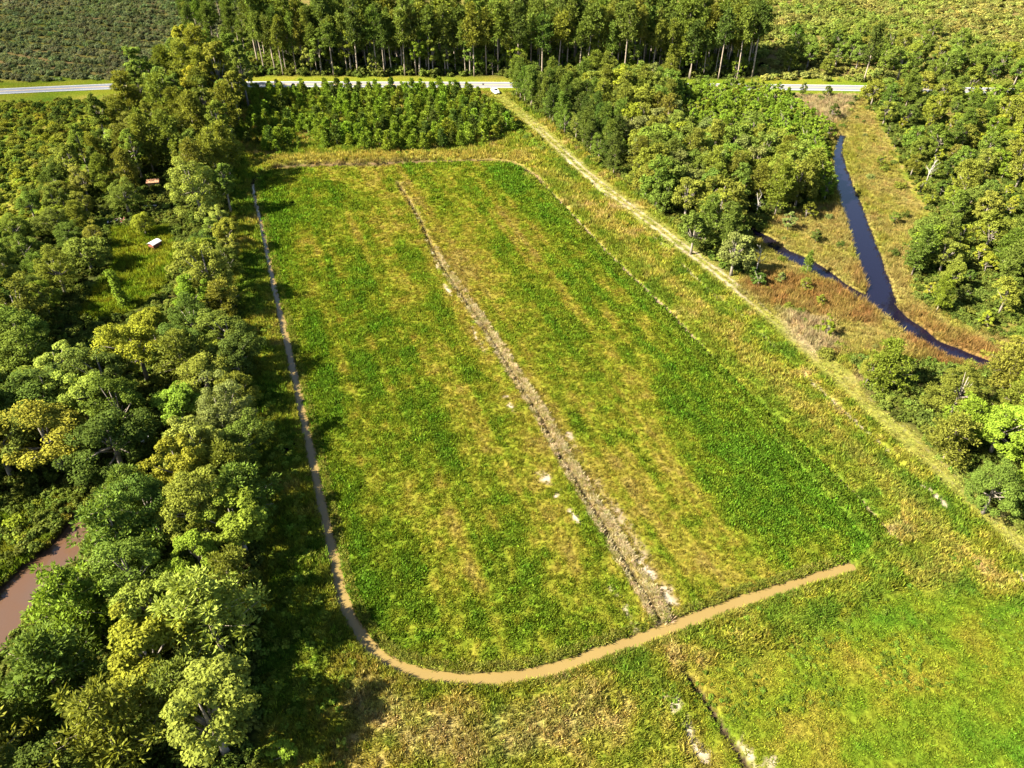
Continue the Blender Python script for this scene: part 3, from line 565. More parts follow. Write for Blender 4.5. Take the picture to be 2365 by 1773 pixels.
def broadleaf(name, seed, H, R, base, ncl, nl, leaf, lobes=.35, top=1.0):
    r = np.random.default_rng(seed)
    zc = H * (base + 1) / 2; rz = H * (1 - base) / 2
    d = unit(r.normal(size=(ncl * 3, 3))); d = d[d[:, 2] > -.65][:ncl]; ncl = len(d)
    # a handful of big lobes gives an uneven outline
    lob = unit(r.normal(size=(6, 3)) + np.array([0, 0, .4])); amp = r.uniform(.05, lobes, 6)
    bump = 1 - lobes * .6 + (np.clip(d @ lob.T, 0, 1) ** 4 * amp).sum(1) * 1.6
    rr = r.uniform(.5, .92, ncl) ** .7 * bump
    cen = d * rr[:, None] * np.array([R, R, rz]); cen[:, 2] += zc
    cen[:, :2] *= (1.05 - .25 * np.clip((cen[:, 2] - zc) / rz, 0, 1) * (2 - top))[:, None]
    rad = R * r.uniform(.17, .30, ncl)
    V = clump_leaves(r, cen, rad, nl, leaf)
    lvc = np.clip(r.normal(.5, .16, ncl), 0, 1)          # clumps differ a little in tone
    lv = np.clip(np.repeat(lvc, nl) + r.normal(0, .2, ncl * nl), 0, 1)
    crown = leaf_mesh(name + '_crown', V, r, lv)
    mb = MB(); tz = H * (base + .38 * (1 - base)); k = R * .045 + H * .008
    lean = r.normal(0, .03 * H, 2)
    path = [(0, 0, -.4), (lean[0] * .2, lean[1] * .2, tz * .4), (lean[0] * .7, lean[1] * .7, tz), (lean[0], lean[1], H * .86)]
    mb.tube(path, [k * 1.5, k * 1.1, k * .8, k * .15], 7)
    for i in r.choice(ncl, min(12, ncl), False):
        b = Vector((lean[0] * .6, lean[1] * .6, tz * r.uniform(.7, 1.1))); e = Vector(cen[i]); mid = b.lerp(e, .5) + Vector((0, 0, .06 * H)) * r.uniform(-.3, .6)
        mb.tube([b, mid, e], [k * .5, k * .32, k * .1], 5)
    return mb.mesh(name + '_trunk', M_BARK, True), crown
def pine(name, seed, H, R, base, nwh, nl, leaf, trunk_mat=None, droop=.0, tip=.5, lean=.02):
    """straight bole, whorled boughs that carry puffs of needles"""
    r = np.random.default_rng(seed); mb = MB(); k = .09 + H * .0055
    ln_ = r.normal(0, lean * H, 2); cen = []; rad = []
    def ax(z): f = z / H; return Vector((ln_[0] * f * f, ln_[1] * f * f, z))
    mb.tube([ax(-.4)] + [ax(H * f) for f in (.15, .4, .65, .85, .98)], [k * 1.3, k * 1.1, k * .9, k * .7, k * .4, k * .1], 7)
    for i in range(nwh):
        f = (i + r.uniform(0, .7)) / nwh; z = H * (base + (1 - base) * f * .97)
        prof = (math.sin(math.pi * min(1, (f * .78 + .17))) ** .75) * (1 - .55 * f) + .12
        for j in range(r.integers(3, 6)):
            a = r.uniform(0, 2 * math.pi); ll = R * prof * r.uniform(.55, 1.15); b = ax(z)
            e = b + Vector((math.cos(a) * ll, math.sin(a) * ll, ll * r.uniform(.0, .45) - droop * ll))
            mb.tube([b, b.lerp(e, .6) + Vector((0, 0, -.04 * ll)), e], [k * .22 * (1.2 - f), k * .14, .015], 4)
            for q in (1.0, .66, .38)[: 3 if ll > R * .5 else 2]:
                pnt = b.lerp(e, q) + Vector(r.normal(0, .12 * R, 3)) * .8; cen.append(pnt); rad.append(tip * r.uniform(.7, 1.25) * (.8 + .3 * q))
    cen.append(ax(H)); rad.append(tip * .8)
    cen = np.array([tuple(c) for c in cen]); rad = np.array(rad)
    n = len(cen); c = np.repeat(cen, nl, 0); Rr = np.repeat(rad, nl)[:, None]
    d = unit(r.normal(size=c.shape) + np.array([0, 0, .35])); P = c + d * Rr * r.uniform(.25, .7, (len(c), 1)) * np.array([1.15, 1.15, .75])
    dd = unit(d + r.normal(size=c.shape) * .35 + np.array([0, 0, .25])); nn = unit(np.cross(dd, r.normal(size=c.shape)))
    l = leaf * r.uniform(.7, 1.3, len(c)); V = kites(P, dd, nn, l, l * .36, r)
    lv = np.clip(np.repeat(np.clip(r.normal(.5, .17, n), 0, 1), nl) + r.normal(0, .18, n * nl), 0, 1)
    return mb.mesh(name + '_trunk', trunk_mat or M_PINEBARK, True), leaf_mesh(name + '_crown', V, r, lv)
def sapling(name, seed, H, R, nl, leaf):
    """young planted tree: a narrow cone of upward shoots"""
    r = np.random.default_rng(seed); n = 34; f = np.sort(r.uniform(.02, 1, n)); a = r.uniform(0, 2 * np.pi, n); rr = R * (1 - f) ** .75 * r.uniform(.55, 1, n) + .05
    cen = np.stack([np.cos(a) * rr, np.sin(a) * rr, H * (.08 + .9 * f)], 1); rad = R * (.22 + .2 * (1 - f))
    c = np.repeat(cen, nl, 0); Rr = np.repeat(rad, nl)[:, None]; d = unit(r.normal(size=c.shape))
    P = c + d * Rr * r.uniform(.3, .95, (len(c), 1)); dd = unit(d * .7 + np.array([0, 0, .75]) + r.normal(size=c.shape) * .3); nn = unit(np.cross(dd, r.normal(size=c.shape)))
    l = leaf * r.uniform(.7, 1.3, len(c)); V = kites(P, dd, nn, l, l * .42, r)
    mb = MB().tube([(0, 0, -.3), (0, 0, H * .5), (0, 0, H * .97)], [.05 + H * .006, .03 + H * .003, .01], 5)
    return mb.mesh(name + '_trunk', M_BARK), leaf_mesh(name + '_crown', V, r)
def shrub(name, seed, H, R, ncl, nl, leaf):
    r = np.random.default_rng(seed); d = unit(r.normal(size=(ncl, 3))); d[:, 2] = np.abs(d[:, 2])
    cen = d * r.uniform(.35, .85, (ncl, 1)) * np.array([R, R, H * .8]); cen[:, 2] += H * .1; rad = R * r.uniform(.22, .4, ncl)
    V = clump_leaves(r, cen, rad, nl, leaf, .9)
    V[:, 2] = np.maximum(V[:, 2], -.05)
    lv = np.clip(np.repeat(np.clip(r.normal(.5, .18, ncl), 0, 1), nl) + r.normal(0, .2, ncl * nl), 0, 1)
    return leaf_mesh(name, V, r, lv)
def bare_tree(name, seed, H, spread, n=7):
    r = np.random.default_rng(seed); mb = MB(); mb.tube([(0, 0, -.3), (r.normal(0, .2), r.normal(0, .2), H * .5), (r.normal(0, .5), r.normal(0, .5), H)], [.16, .11, .03], 6)
    for i in range(n):
        z = H * r.uniform(.35, .9); a = r.uniform(0, 6.28); l = spread * r.uniform(.5, 1)
        b = Vector((0, 0, z)); e = b + Vector((math.cos(a) * l, math.sin(a) * l, l * r.uniform(.3, 1))); mid = b.lerp(e, .5) + Vector(r.normal(0, .12 * l, 3))
        mb.tube([b, mid, e], [.07, .05, .02], 5)
        e2 = mid + Vector((math.cos(a + 1) * l * .5, math.sin(a + 1) * l * .5, l * .5)); mb.tube([mid, e2], [.04, .015], 4)
    return mb.mesh(name, M_DEAD, True)

KIND = {}
def reg(k, H, items): KIND[k] = (H, items)
reg('broad', 12, [broadleaf('broad%d' % i, 40 + i, 12, 4.6, .12, 66, 190, .31, .45) for i in range(5)])
reg('maple', 11, [broadleaf('maple%d' % i, 60 + i, 11, 3.9, .15, 52, 210, .33, .55) for i in range(4)])
reg('dome', 7, [broadleaf('dome%d' % i, 70 + i, 7, 4.2, .02, 75, 120, .34, .15) for i in range(2)])
reg('slim', 15, [broadleaf('slim%d' % i, 80 + i, 15, 3.1, .18, 54, 130, .40, .45) for i in range(3)])
reg('oak_far', 11, [broadleaf('oakfar%d' % i, 90 + i, 11, 4.6, .12, 60, 80, .52, .4) for i in range(4)])
reg('stand_pine', 24, [pine('standpine%d' % i, 100 + i, 24, 3.6, (.50, .42, .56, .46, .38, .52)[i], 11, 24, .85, None, 0, .88, .025) for i in range(6)])
reg('pine', 14, [pine('pine%d' % i, 120 + i, 14, 3.9, .22, 15, 44, .55, None, .05, .75, .02) for i in range(5)])
reg('bush_pine', 11, [pine('bushpine%d' % i, 140 + i, 11, 4.2, .10, 13, 56, .50, None, .0, .80, .015) for i in range(4)])
reg('sapling', 4, [sapling('sapling%d' % i, 160 + i, 4, .95, 24, .42) for i in range(5)])
reg('young', 6, [broadleaf('young%d' % i, 180 + i, 6, 2.3, .05, 34, 60, .42, .4) for i in range(4)])
reg('cedar', 6, [sapling('cedar0', 190, 6, 1.9, 46, .45)])
reg('shrub', 2, [(None, shrub('shrub%d' % i, 200 + i, 2, 1.5, 22, 46, .28)) for i in range(5)])
reg('deadtree', 6, [(None, bare_tree('deadtree%d' % i, 220 + i, 6, 2.4)) for i in range(3)])
# a snag wrapped in climbing vine
r_ = np.random.default_rng(7); zz = np.linspace(.3, 7.2, 24); cen = np.stack([r_.normal(0, .25, 24) + .1 * zz, r_.normal(0, .25, 24), zz], 1); rad = np.interp(zz, [0, 3, 6, 7.2], [1.3, .9, .8, 1.0])
snag_crown = leaf_mesh('vine_leaves', clump_leaves(r_, cen, rad, 110, .32), r_)
snag_trunk = MB().tube([(0, 0, -.3), (.35, 0, 3.5), (.75, 0, 7)], [.35, .28, .15], 7).mesh('snag_trunk', M_BARK, True)
reg('snag', 7, [(snag_trunk, snag_crown)])

PAL = {'yellow-green': (.150, .172, .020), 'bright green': (.120, .165, .020), 'mid green': (.088, .122, .022), 'dark green': (.058, .085, .018),
       'pale green': (.150, .178, .034), 'olive green': (.118, .132, .022), 'golden': (.150, .165, .024), 'grey-green': (.110, .130, .038), 'fresh green': (.110, .165, .020), 'russet': (.16, .115, .04)}
PARTS = {'shrub': (None, 'foliage'), 'snag': ('trunk', 'vine')}
THINGS = []        # (root, kind words, zone, colour word, size word, x, y, height) waiting for labels
CLEAR = np.array([(x, y, 2.5) for x, y in LINE['pond'][1:]] + [(x, y, 2.2) for x, y in LINE['stream'][2:]] + [(x, y, 1.5) for x, y in LINE['creek'][1:]]
                 + [(x, y, 2.0) for x, y in LINE['lane']] + [(*SHED1, 2.0), (*SHED2, 1.4), (*SHEETS[0], 1.2), (*SHEETS[1], 1.0), (*LOGS[0], 1.0), (*LOGS[1], .8), (*DEBRIS, 1.2), (*CAR, 2.5), (*MAILBOX, 1)]
                 + [(x, y, 1.5) for nm in ('orange1', 'orange3', 'orange4', 'tanreed', 'clear1') for x, y in POLY[nm]])
def stands_clear(x, y, h, r):
    """the photograph shows these places open: no crown stands between"""
    f = h * .95 / (80 - h * .95); t = np.clip(((CLEAR[:, 0] - x) * x + (CLEAR[:, 1] - y) * y) / (x * x + y * y), 0, f)
    return bool((np.hypot(CLEAR[:, 0] - x * (1 + t), CLEAR[:, 1] - y * (1 + t)) > CLEAR[:, 2] + r * (1 - .35 * t / f)).all())
def plant(kind, x, y, h, color, name, zone, words, fixed=None, wide=1.0, idx=None, rotz=None, cat=None, group=None, z=None):
    H0, items = KIND[kind]; i = int(rng.integers(len(items))) if idx is None else idx % len(items)
    trunk, crown = items[i]; s = h / H0; w = s * wide
    if fixed is None and zone in ('sapling', 'lanebush', 'leftwood', 'belt', 'rightwood', 'right_far', 'right_low', 'laneside', 'thicket') and not stands_clear(x, y, h, .27 * h): return None
    z = float(hz(x, y)) - .05 if z is None else z
    rz = float(rng.uniform(0, 6.283)) if rotz is None else rotz
    jit = np.array(PAL[color]) * np.array([1.10, 1.08, .95]) * (1 + rng.normal(0, .09)) * (1 + rng.normal(0, .05, 3))
    if kind == 'deadtree':
        root = obj(name, crown)
    elif trunk is None:
        root = obj(name, crown); root.color = (*jit, 1)
    else:
        root = bpy.data.objects.new(name, None); C.objects.link(root); root.empty_display_size = .5
        pn, cn = PARTS.get(kind, ('trunk', 'crown'))
        t = obj(pn, trunk, root); c = obj(cn, crown, root); c.color = (*jit, 1)
    root.location = (x, y, z); root.rotation_euler = (0, 0, rz); root.scale = (w, w, s)
    THINGS.append(dict(root=root, words=words, zone=zone, color=color, x=x, y=y, h=h, fixed=fixed, cat=cat or 'tree', group=group, h0=h))
    return root

class Occ(dict):           # trunks already standing: x, y, clearance, in 8 m cells
    def append(s, t): s.setdefault((int(t[0] // 8), int(t[1] // 8)), []).append(t)
OCC = Occ()
def free(x, y, d):
    i, j = int(x // 8), int(y // 8)
    for a in (-1, 0, 1):
        for b in (-1, 0, 1):
            for (p, q, c) in OCC.get((i + a, j + b), ()):
                if (p - x) ** 2 + (q - y) ** 2 < (d * .5 + c * .5) ** 2: return False
    return True
def in_sight(X, Y, h=9.0):
    """what the picture, or a shadow falling into it, could show"""
    f = Y * .7886 + (80 - h) * .6150; u = 744 * X / f; w = 744 * (Y * .6150 - (80 - h) * .7886) / f
    return (u > -620) & (u < 565) & (w > -455)
def scatter(poly, dist, avoid=(), tries=6000, limit=9999, keep=None):
    P = np.array(poly); lo = P.min(0); hi = P.max(0); pts = []
    X = rng.uniform(lo[0], hi[0], tries); Y = rng.uniform(lo[1], hi[1], tries)
    ok = inside(X, Y, poly) & in_sight(X, Y)
    for a in avoid: ok &= ~inside(X, Y, POLY[a])
    if keep is not None: ok &= keep(X, Y)
    for x, y in zip(X[ok], Y[ok]):
        if len(pts) >= limit: break
        d = dist * rng.uniform(.8, 1.25)
        if free(x, y, d): pts.append((float(x), float(y))); OCC.append((x, y, d))
    return pts
def pick(opts):
    w = np.array([o[-1] for o in opts], float); return opts[int(rng.choice(len(opts), p=w / w.sum()))]
def away(*specs):
    def f(X, Y):
        ok = np.ones(X.shape, bool)
        for nm, d in specs: ok &= dist_line(X, Y, LINE[nm])[0] > d
        return ok
    return f

# ------------------------------------------------------------------ trees that stand out, one by one
for (kind, x, y, h, wide, color, name, words, fixed, idx) in HERO:
    plant(kind, x, y, h, color, name, 'hero', words, fixed, wide, idx)
    OCC.append((x, y, {'broad': 6.5, 'maple': 5, 'dome': 6, 'pine': 5.5, 'bush_pine': 6}.get(kind, 4) * wide * h / KIND[kind][0]))

# ------------------------------------------------------------------ the woods
av = ('clear1', 'clear2', 'pondclear')
def nearpond(X, Y): return (dist_line(X, Y, LINE['pond'])[0] > 5.5)
BK = ('broadleaf_tree', 'broadleaf tree'); PK = ('pine_tree', 'pine'); OK_ = ('oak_tree', 'spreading tree'); SK = ('scrub_tree', 'scrub tree')  # right-side broadleaf trees named apart from the left ones, not a known species
for x, y in scatter(POLY['belt'], 5.0, av, 3000, 120):
    k, hs, nm, c, _ = pick([('slim', (14, 20), BK, 'mid green', 3), ('slim', (13, 18), BK, 'olive green', 2), ('broad', (11, 15), BK, 'pale green', 2), ('pine', (15, 21), PK, 'olive green', 4), ('broad', (9, 13), BK, 'dark green', 2)])
    f = np.interp(y, [165, 200, 250], [.66, .82, 1.05]); plant(k, x, y, rng.uniform(*hs) * f, c, nm[0], 'belt', nm[1], group='trees of the tall belt beside the field')
for x, y in scatter(POLY['leftwood'], 5.3, av + ('belt',), 9000, 290, nearpond):
    low = y < 78
    k, hs, nm, c, _ = pick([('broad', (10, 14), BK, 'mid green', 3), ('broad', (9, 13), BK, 'dark green', 2), ('broad', (9, 13), BK, 'olive green', 1.5), ('maple', (9, 13), BK, 'bright green', 1.5), ('maple', (9, 12), BK, 'pale green', 1.2), ('maple', (9, 12), BK, 'yellow-green', .8),
                            ('bush_pine', (10, 13), PK, 'olive green', 6 if low else .6), ('bush_pine', (9, 12), PK, 'mid green', 4 if low else .5)])
    f = 1.0 if y < 135 else .75
    dl_ = float(dist_line(np.array([x]), np.array([y]), LINE['ditch_left'])[0][0]); f *= np.interp(dl_, [9, 18], [.8, 1.0])
    if x < -95 or (y > 120 and x < -88): f *= .8
    plant(k, x, y, rng.uniform(*hs) * f, c, nm[0], 'leftwood', nm[1], wide=rng.uniform(1.0, 1.3), group='trees of the wood left of the field')
for x, y in scatter(POLY['laneside'], 3.4, (), 3000, 60):
    k, hs, nm, c, _ = pick([('pine', (10, 13), PK, 'mid green', 4), ('pine', (9, 12), PK, 'dark green', 3), ('broad', (6, 8), OK_, 'mid green', 1)])
    plant(k, x, y, rng.uniform(*hs), c, nm[0], 'laneside', nm[1], wide=.85, group='pines along the lane')
for x, y in scatter(POLY['rightwood'], 4.4, (), 6000, 170):
    k, hs, nm, c, _ = pick([('oak_far', (8, 12), OK_, 'mid green', 3), ('oak_far', (8, 11), OK_, 'olive green', 3), ('oak_far', (8, 11), OK_, 'grey-green', 1.5), ('pine', (10, 14), PK, 'olive green', 2.5), ('pine', (10, 13), PK, 'mid green', 1), ('oak_far', (7, 10), OK_, 'yellow-green', .8)])
    plant(k, x, y, rng.uniform(*hs), c, nm[0], 'rightwood', nm[1], group='trees of the wood between lane and stream')
for x, y in scatter(POLY['thicket'], 2.5, (), 6000, 260):
    k, hs, c, _ = pick([('young', (3.5, 5.5), 'fresh green', 5), ('young', (3.5, 5.5), 'bright green', 3), ('young', (3, 5), 'olive green', 1), ('sapling', (4, 6), 'fresh green', 2)])
    plant(k, x, y, rng.uniform(*hs), c, 'young_tree', 'thicket', 'young tree', group='young trees of the green thicket')
for x, y in scatter(POLY['right_far'], 4.9, (), 9000, 230, away(('stream', 6.5), ('road', 8))):
    k, hs, nm, c, _ = pick([('oak_far', (5, 9), SK, 'olive green', 3), ('oak_far', (4.5, 8), SK, 'mid green', 3), ('young', (3, 6), SK, 'yellow-green', 3), ('young', (2.5, 4.5), SK, 'golden', 1), ('pine', (8, 12), PK, 'mid green', 1.5), ('young', (3, 5), SK, 'dark green', 2), ('oak_far', (4, 7), SK, 'bright green', 1)])
    plant(k, x, y, rng.uniform(*hs), c, nm[0], 'right_far', nm[1], group='trees beyond the stream')
for x, y in scatter(POLY['right_low'], 4.2, (), 5000, 120, away(('stream', 5), ('lane', 5.5))):
    k, hs, nm, c, _ = pick([('broad', (7, 10), OK_, 'bright green', 2), ('bush_pine', (8, 11), PK, 'olive green', 4), ('broad', (7, 10), OK_, 'olive green', 3), ('bush_pine', (8, 10), PK, 'bright green', 2), ('broad', (7, 9), OK_, 'yellow-green', 1)])
    plant(k, x, y, rng.uniform(*hs), c, nm[0], 'right_low', nm[1], group='trees of the near right wood')
# pines behind the road: a front row, then the stand
sp = POLY['stand']
xs_ = -93.0
while xs_ < 88:
    yf = np.interp(xs_, [-95, 88], [291.5, 286]) + rng.uniform(0, 3.5)
    if free(xs_, yf, 2.5):
        plant('stand_pine', xs_, yf, rng.uniform(16, 25.5), ['olive green', 'mid green', 'mid green'][int(rng.integers(3))], 'tall_pine', 'frontrow', 'pine', wide=rng.uniform(.75, 1.2), group='front row pines behind the road'); OCC.append((xs_, yf, 3))
    if rng.random() < .35: plant('slim', xs_ + rng.uniform(1, 2), yf - .5, rng.uniform(9, 17), ['mid green', 'olive green', 'bright green'][int(rng.integers(3))], 'edge_tree', 'frontrow', 'leafy edge tree', wide=1.1, group='leafy trees at the front of the pine stand')
    xs_ += rng.uniform(2.0, 8.5)
for x, y in scatter(sp, 4.3, (), 7000, 175, lambda X, Y: Y < 318):
    plant('stand_pine', x, y, rng.uniform(18, 27), pick([('olive green', 2), ('mid green', 4), ('dark green', 2)])[0], 'tall_pine', 'stand', 'pine', wide=rng.uniform(.8, 1.25), group='pines of the stand behind the road')
for x, y in [(rng.uniform(-92, 90), rng.uniform(290, 300)) for _ in range(75)]:
    yy = y + np.interp(x, [-95, 88], [1.5, -3])
    plant('young', float(x), float(yy), rng.uniform(4, 11), pick([('pale green', 2), ('mid green', 3), ('bright green', 2)])[0], 'understory_tree', 'understory', 'understory tree', wide=.8, group='understory trees at the foot of the pine stand')
for x, y in scatter(POLY['shade_pines'], 5.5, (), 3000, 45):
    plant('stand_pine', x, y, rng.uniform(12, 19), pick([('dark green', 3), ('mid green', 2)])[0], 'tall_pine', 'shade', 'pine', group='shaded pines left of the stand')
for x, y in scatter(POLY['sapling'], 2.75, (), 8000, 300):
    k, c, _ = pick([('sapling', 'fresh green', 5), ('sapling', 'bright green', 3), ('sapling', 'dark green', 2)])
    edge = np.interp(y, [208, 225, 268], [1.05, 1.0, .85]) * (0.65 if x < -62 and rng.random() < .5 else 1)
    plant(k, x, y, rng.uniform(3.6, 6.2) * edge, c, 'sapling', 'sapling', 'planted sapling', wide=1.35, group='planted saplings between road and field', cat='sapling')
for x, y in scatter([(126, 265), (200, 260), (200, 250), (126, 255)], 3.4, (), 2500, 40):
    plant('oak_far', x, y, rng.uniform(6, 10), pick([('mid green', 3), ('olive green', 3), ('yellow-green', 1)])[0], 'scrub_tree', 'right_far', 'scrub tree', group='trees beyond the stream')
for x, y in scatter([(50, 269), (60, 269), (60, 263), (50, 263)], 3, (), 900, 6) + scatter([(64, 269), (88, 268), (88, 263), (64, 263)], 2.8, (), 1500, 26):
    plant('young', x, y, rng.uniform(4.5, 6.5), pick([('fresh green', 3), ('mid green', 2)])[0], 'young_tree', 'thicket', 'young tree', group='young trees of the green thicket')
# trees on the far right cut-over ground
for x, y in scatter(POLY['cut_right'], 6.5, (), 5000, 130, lambda X, Y: (Y < 345) & (X > 100 + (Y - 285) * .35) & (fbm(X, Y, 30, 601) > .43)):
    k, hs, c, _ = pick([('oak_far', (6, 10), 'mid green', 3), ('oak_far', (6, 9), 'olive green', 2), ('young', (4, 7), 'dark green', 2)])
    plant(k, x, y, rng.uniform(*hs), c, 'scrub_tree', 'cutright', 'scrub tree', group='scattered trees beyond the road on the right')

# ------------------------------------------------------------------ shrubs one can tell apart
def shrubs(poly, dist, n, hs, pal, zone, avoid=(), keep=None, group=None):
    for x, y in scatter(poly, dist, avoid, 6000, n, keep):
        plant('shrub', x, y, rng.uniform(*hs), pick(pal)[0], 'shrub', zone, 'shrub', wide=rng.uniform(.8, 1.2), cat='shrub', group=group)
shrubs(POLY['scrub_left'], 3.0, 230, (1.6, 3.2), [('dark green', 3), ('mid green', 3), ('olive green', 2), ('yellow-green', 1)], 'scrub', (), None, 'scrub bushes left of the tall belt')
shrubs(POLY['marsh'], 4.2, 34, (1.0, 2.4), [('olive green', 3), ('grey-green', 2), ('dark green', 2)], 'marsh', ('orange1', 'orange2', 'orange3', 'tanreed'), away(('stream', 5), ('creek', 3.2)), 'bushes of the marsh')
shrubs(POLY['pondclear'], 3.0, 16, (1.0, 2.2), [('yellow-green', 3), ('olive green', 2), ('russet', 1)], 'pond', (), nearpond, 'bushes round the brown pond')
shrubs([(-6, 262), (0, 250), (8, 230), (14, 212), (10, 210), (2, 226), (-6, 245), (-10, 258)], 2.6, 26, (1.0, 2.2), [('mid green', 3), ('fresh green', 2)], 'lanebush', (), away(('lane', 2.6)), 'weedy bushes beside the upper lane')
lw = [(LINE['lane'][i][0] + 4.6, LINE['lane'][i][1] + 2.5) for i in range(0, len(LINE['lane']))]
for i in range(14, len(lw) - 8):
    if rng.random() < .62:
        x, y = lw[i][0] + rng.uniform(-.7, .9), lw[i][1] + rng.uniform(-1, 1)
        plant('shrub', x, y, rng.uniform(1.0, 2.3), pick([('mid green', 3), ('olive green', 2), ('dark green', 2)])[0], 'shrub', 'woodedge', 'shrub', cat='shrub', wide=1.1, group='bushes along the wood edge right of the lane')

# ------------------------------------------------------------------ white car on the lane
M_PAINT = plain('white_car_paint', (.82, .82, .82), .25, var=.03, spec=.6); M_GLASS = plain('dark_car_glass', (.015, .018, .02), .08, var=.1, spec=.6)
M_TYRE = plain('tyre_rubber', (.02, .02, .02), .8); M_RIM = plain('wheel_metal', (.5, .5, .52), .3, .8, var=.1); M_LAMP = plain('lamp_glass', (.7, .72, .75), .1, var=.05)
M_BLACK = plain('black_trim', (.02, .02, .02), .5); M_RED = plain('red_lamp', (.4, .02, .02), .25)
def empty(name, loc, rz, label, cat, group=None):
    o = bpy.data.objects.new(name, None); C.objects.link(o); o.location = loc; o.rotation_euler = (0, 0, rz); tag(o, label, cat, group); return o
def loft(sections):
    """sections: list of rings (same count) along x, capped"""
    V = [p for s in sections for p in s]; n = len(sections[0]); F = []
    for i in range(len(sections) - 1):
        for k in range(n): F.append((i * n + k, i * n + (k + 1) % n, (i + 1) * n + (k + 1) % n, (i + 1) * n + k))
    F.append(tuple(range(n))[::-1]); F.append(tuple((len(sections) - 1) * n + k for k in range(n))); return V, F
cx, cy = CAR; hd = math.atan2(-39, 16)
car = empty('car', (cx, cy, float(hz(cx, cy)) + .02), hd, 'white sedan parked on the grassy lane by the road', 'car')
def ring(x, w, z0, z1, r=.12):
    return [(x, -w + r * .6, z0), (x, w - r * .6, z0), (x, w, z0 + r), (x, w, z1 - r * 1.4), (x, w - r, z1), (x, -w + r, z1), (x, -w, z1 - r * 1.4), (x, -w, z0 + r)]
V_, F_ = loft([ring(-2.32, .72, .38, .80), ring(-2.2, .84, .28, .96), ring(-1.5, .90, .22, 1.0), ring(-.6, .91, .20, .98), ring(.6, .91, .20, .96), ring(1.1, .90, .20, .93), ring(1.9, .87, .24, .84), ring(2.2, .80, .30, .76), ring(2.33, .68, .36, .66)])
obj('body', MB().add(V_, F_).mesh('body', M_PAINT, True), car)
cab = [(-1.75, .80, .96), (-1.05, .66, 1.42), (.10, .66, 1.44), (1.0, .80, .93)]
V_ = []
for s_ in (-1, 1): V_ += [(a, s_ * b_, c_) for a, b_, c_ in cab]
obj('cabin', MB().add(V_, [(0, 1, 2, 3), (7, 6, 5, 4), (0, 4, 5, 1), (1, 5, 6, 2), (2, 6, 7, 3), (3, 7, 4, 0)]).mesh('cabin', M_PAINT), car)
def pane(name, corners, push):
    c_ = [Vector(p) for p in corners]; n_ = (c_[1] - c_[0]).cross(c_[2] - c_[0]).normalized(); mid = sum(c_, Vector()) / len(c_)
    q_ = [mid + (p - mid) * .88 + n_ * push for p in c_]; b_ = [p - n_ * .012 for p in q_]; k = len(q_)
    obj(name, MB().add(q_ + b_, [tuple(range(k)), tuple(range(2 * k - 1, k - 1, -1))] + [(i, k + i, k + (i + 1) % k, (i + 1) % k) for i in range(k)]).mesh(name, M_GLASS), car)
pane('windscreen', [(1.0, -.80, .93), (1.0, .80, .93), (.10, .66, 1.44), (.10, -.66, 1.44)], .02)
pane('rear_window', [(-1.75, .80, .96), (-1.75, -.80, .96), (-1.05, -.66, 1.42), (-1.05, .66, 1.42)], .02)
for s_ in (-1, 1):
    for a0, a1, b0, b1 in ((-1.72, -.45, -1.02, -.42), (-.38, .95, -.36, .12)):
        q = [(a0, s_ * .80, .97), (a1, s_ * .80, .95), (b1, s_ * .66, 1.42), (b0, s_ * .66, 1.42)]
        pane('side_window', q if s_ < 0 else q[::-1], .02)
    obj('headlight', MB().box((2.2, s_ * .62, .64), (.2, .26, .12)).mesh('headlight', M_LAMP), car)
    obj('tail_light', MB().box((-2.25, s_ * .62, .78), (.16, .26, .14)).mesh('tail_light', M_RED), car)
    obj('mirror', MB().box((.72, s_ * .98, 1.0), (.12, .2, .13)).mesh('mirror', M_PAINT), car)
    for ax_ in (1.4, -1.4):
        w_ = obj('wheel', MB().tube([(ax_, s_ * .74, .33), (ax_, s_ * .93, .33)], .33, 18).mesh('tyre', M_TYRE), car)
        obj('rim', MB().tube([(ax_, s_ * .90, .33), (ax_, s_ * .945, .33)], .2, 14).mesh('rim', M_RIM), w_)
obj('grille', MB().box((2.3, 0, .50), (.1, .9, .12)).mesh('grille', M_BLACK), car)
# mailbox at the lane's mouth
mx_, my_ = MAILBOX; mz = float(hz(mx_, my_))
mbx = empty('mailbox', (mx_, my_, mz), .1, 'black mailbox on a pale post at the road edge', 'mailbox')
obj('post', MB().box((0, 0, .55), (.14, .14, 1.5)).mesh('post', plain('pale_post', (.6, .58, .52), .8)), mbx)
arc = [(math.cos(a) * .2, .18 + math.sin(a) * .2) for a in np.linspace(0, math.pi, 9)]; prof = [(-.2, 0), (.2, 0)] + arc[0:]
V_, F_ = loft([[(x_, a, 1.3 + b_) for a, b_ in prof] for x_ in (-.36, .36)]); obj('box', MB().add(V_, F_).mesh('box', M_BLACK), mbx)
obj('flag', MB().box((.1, -.22, 1.6), (.05, .02, .26)).mesh('flag', M_RED), mbx)
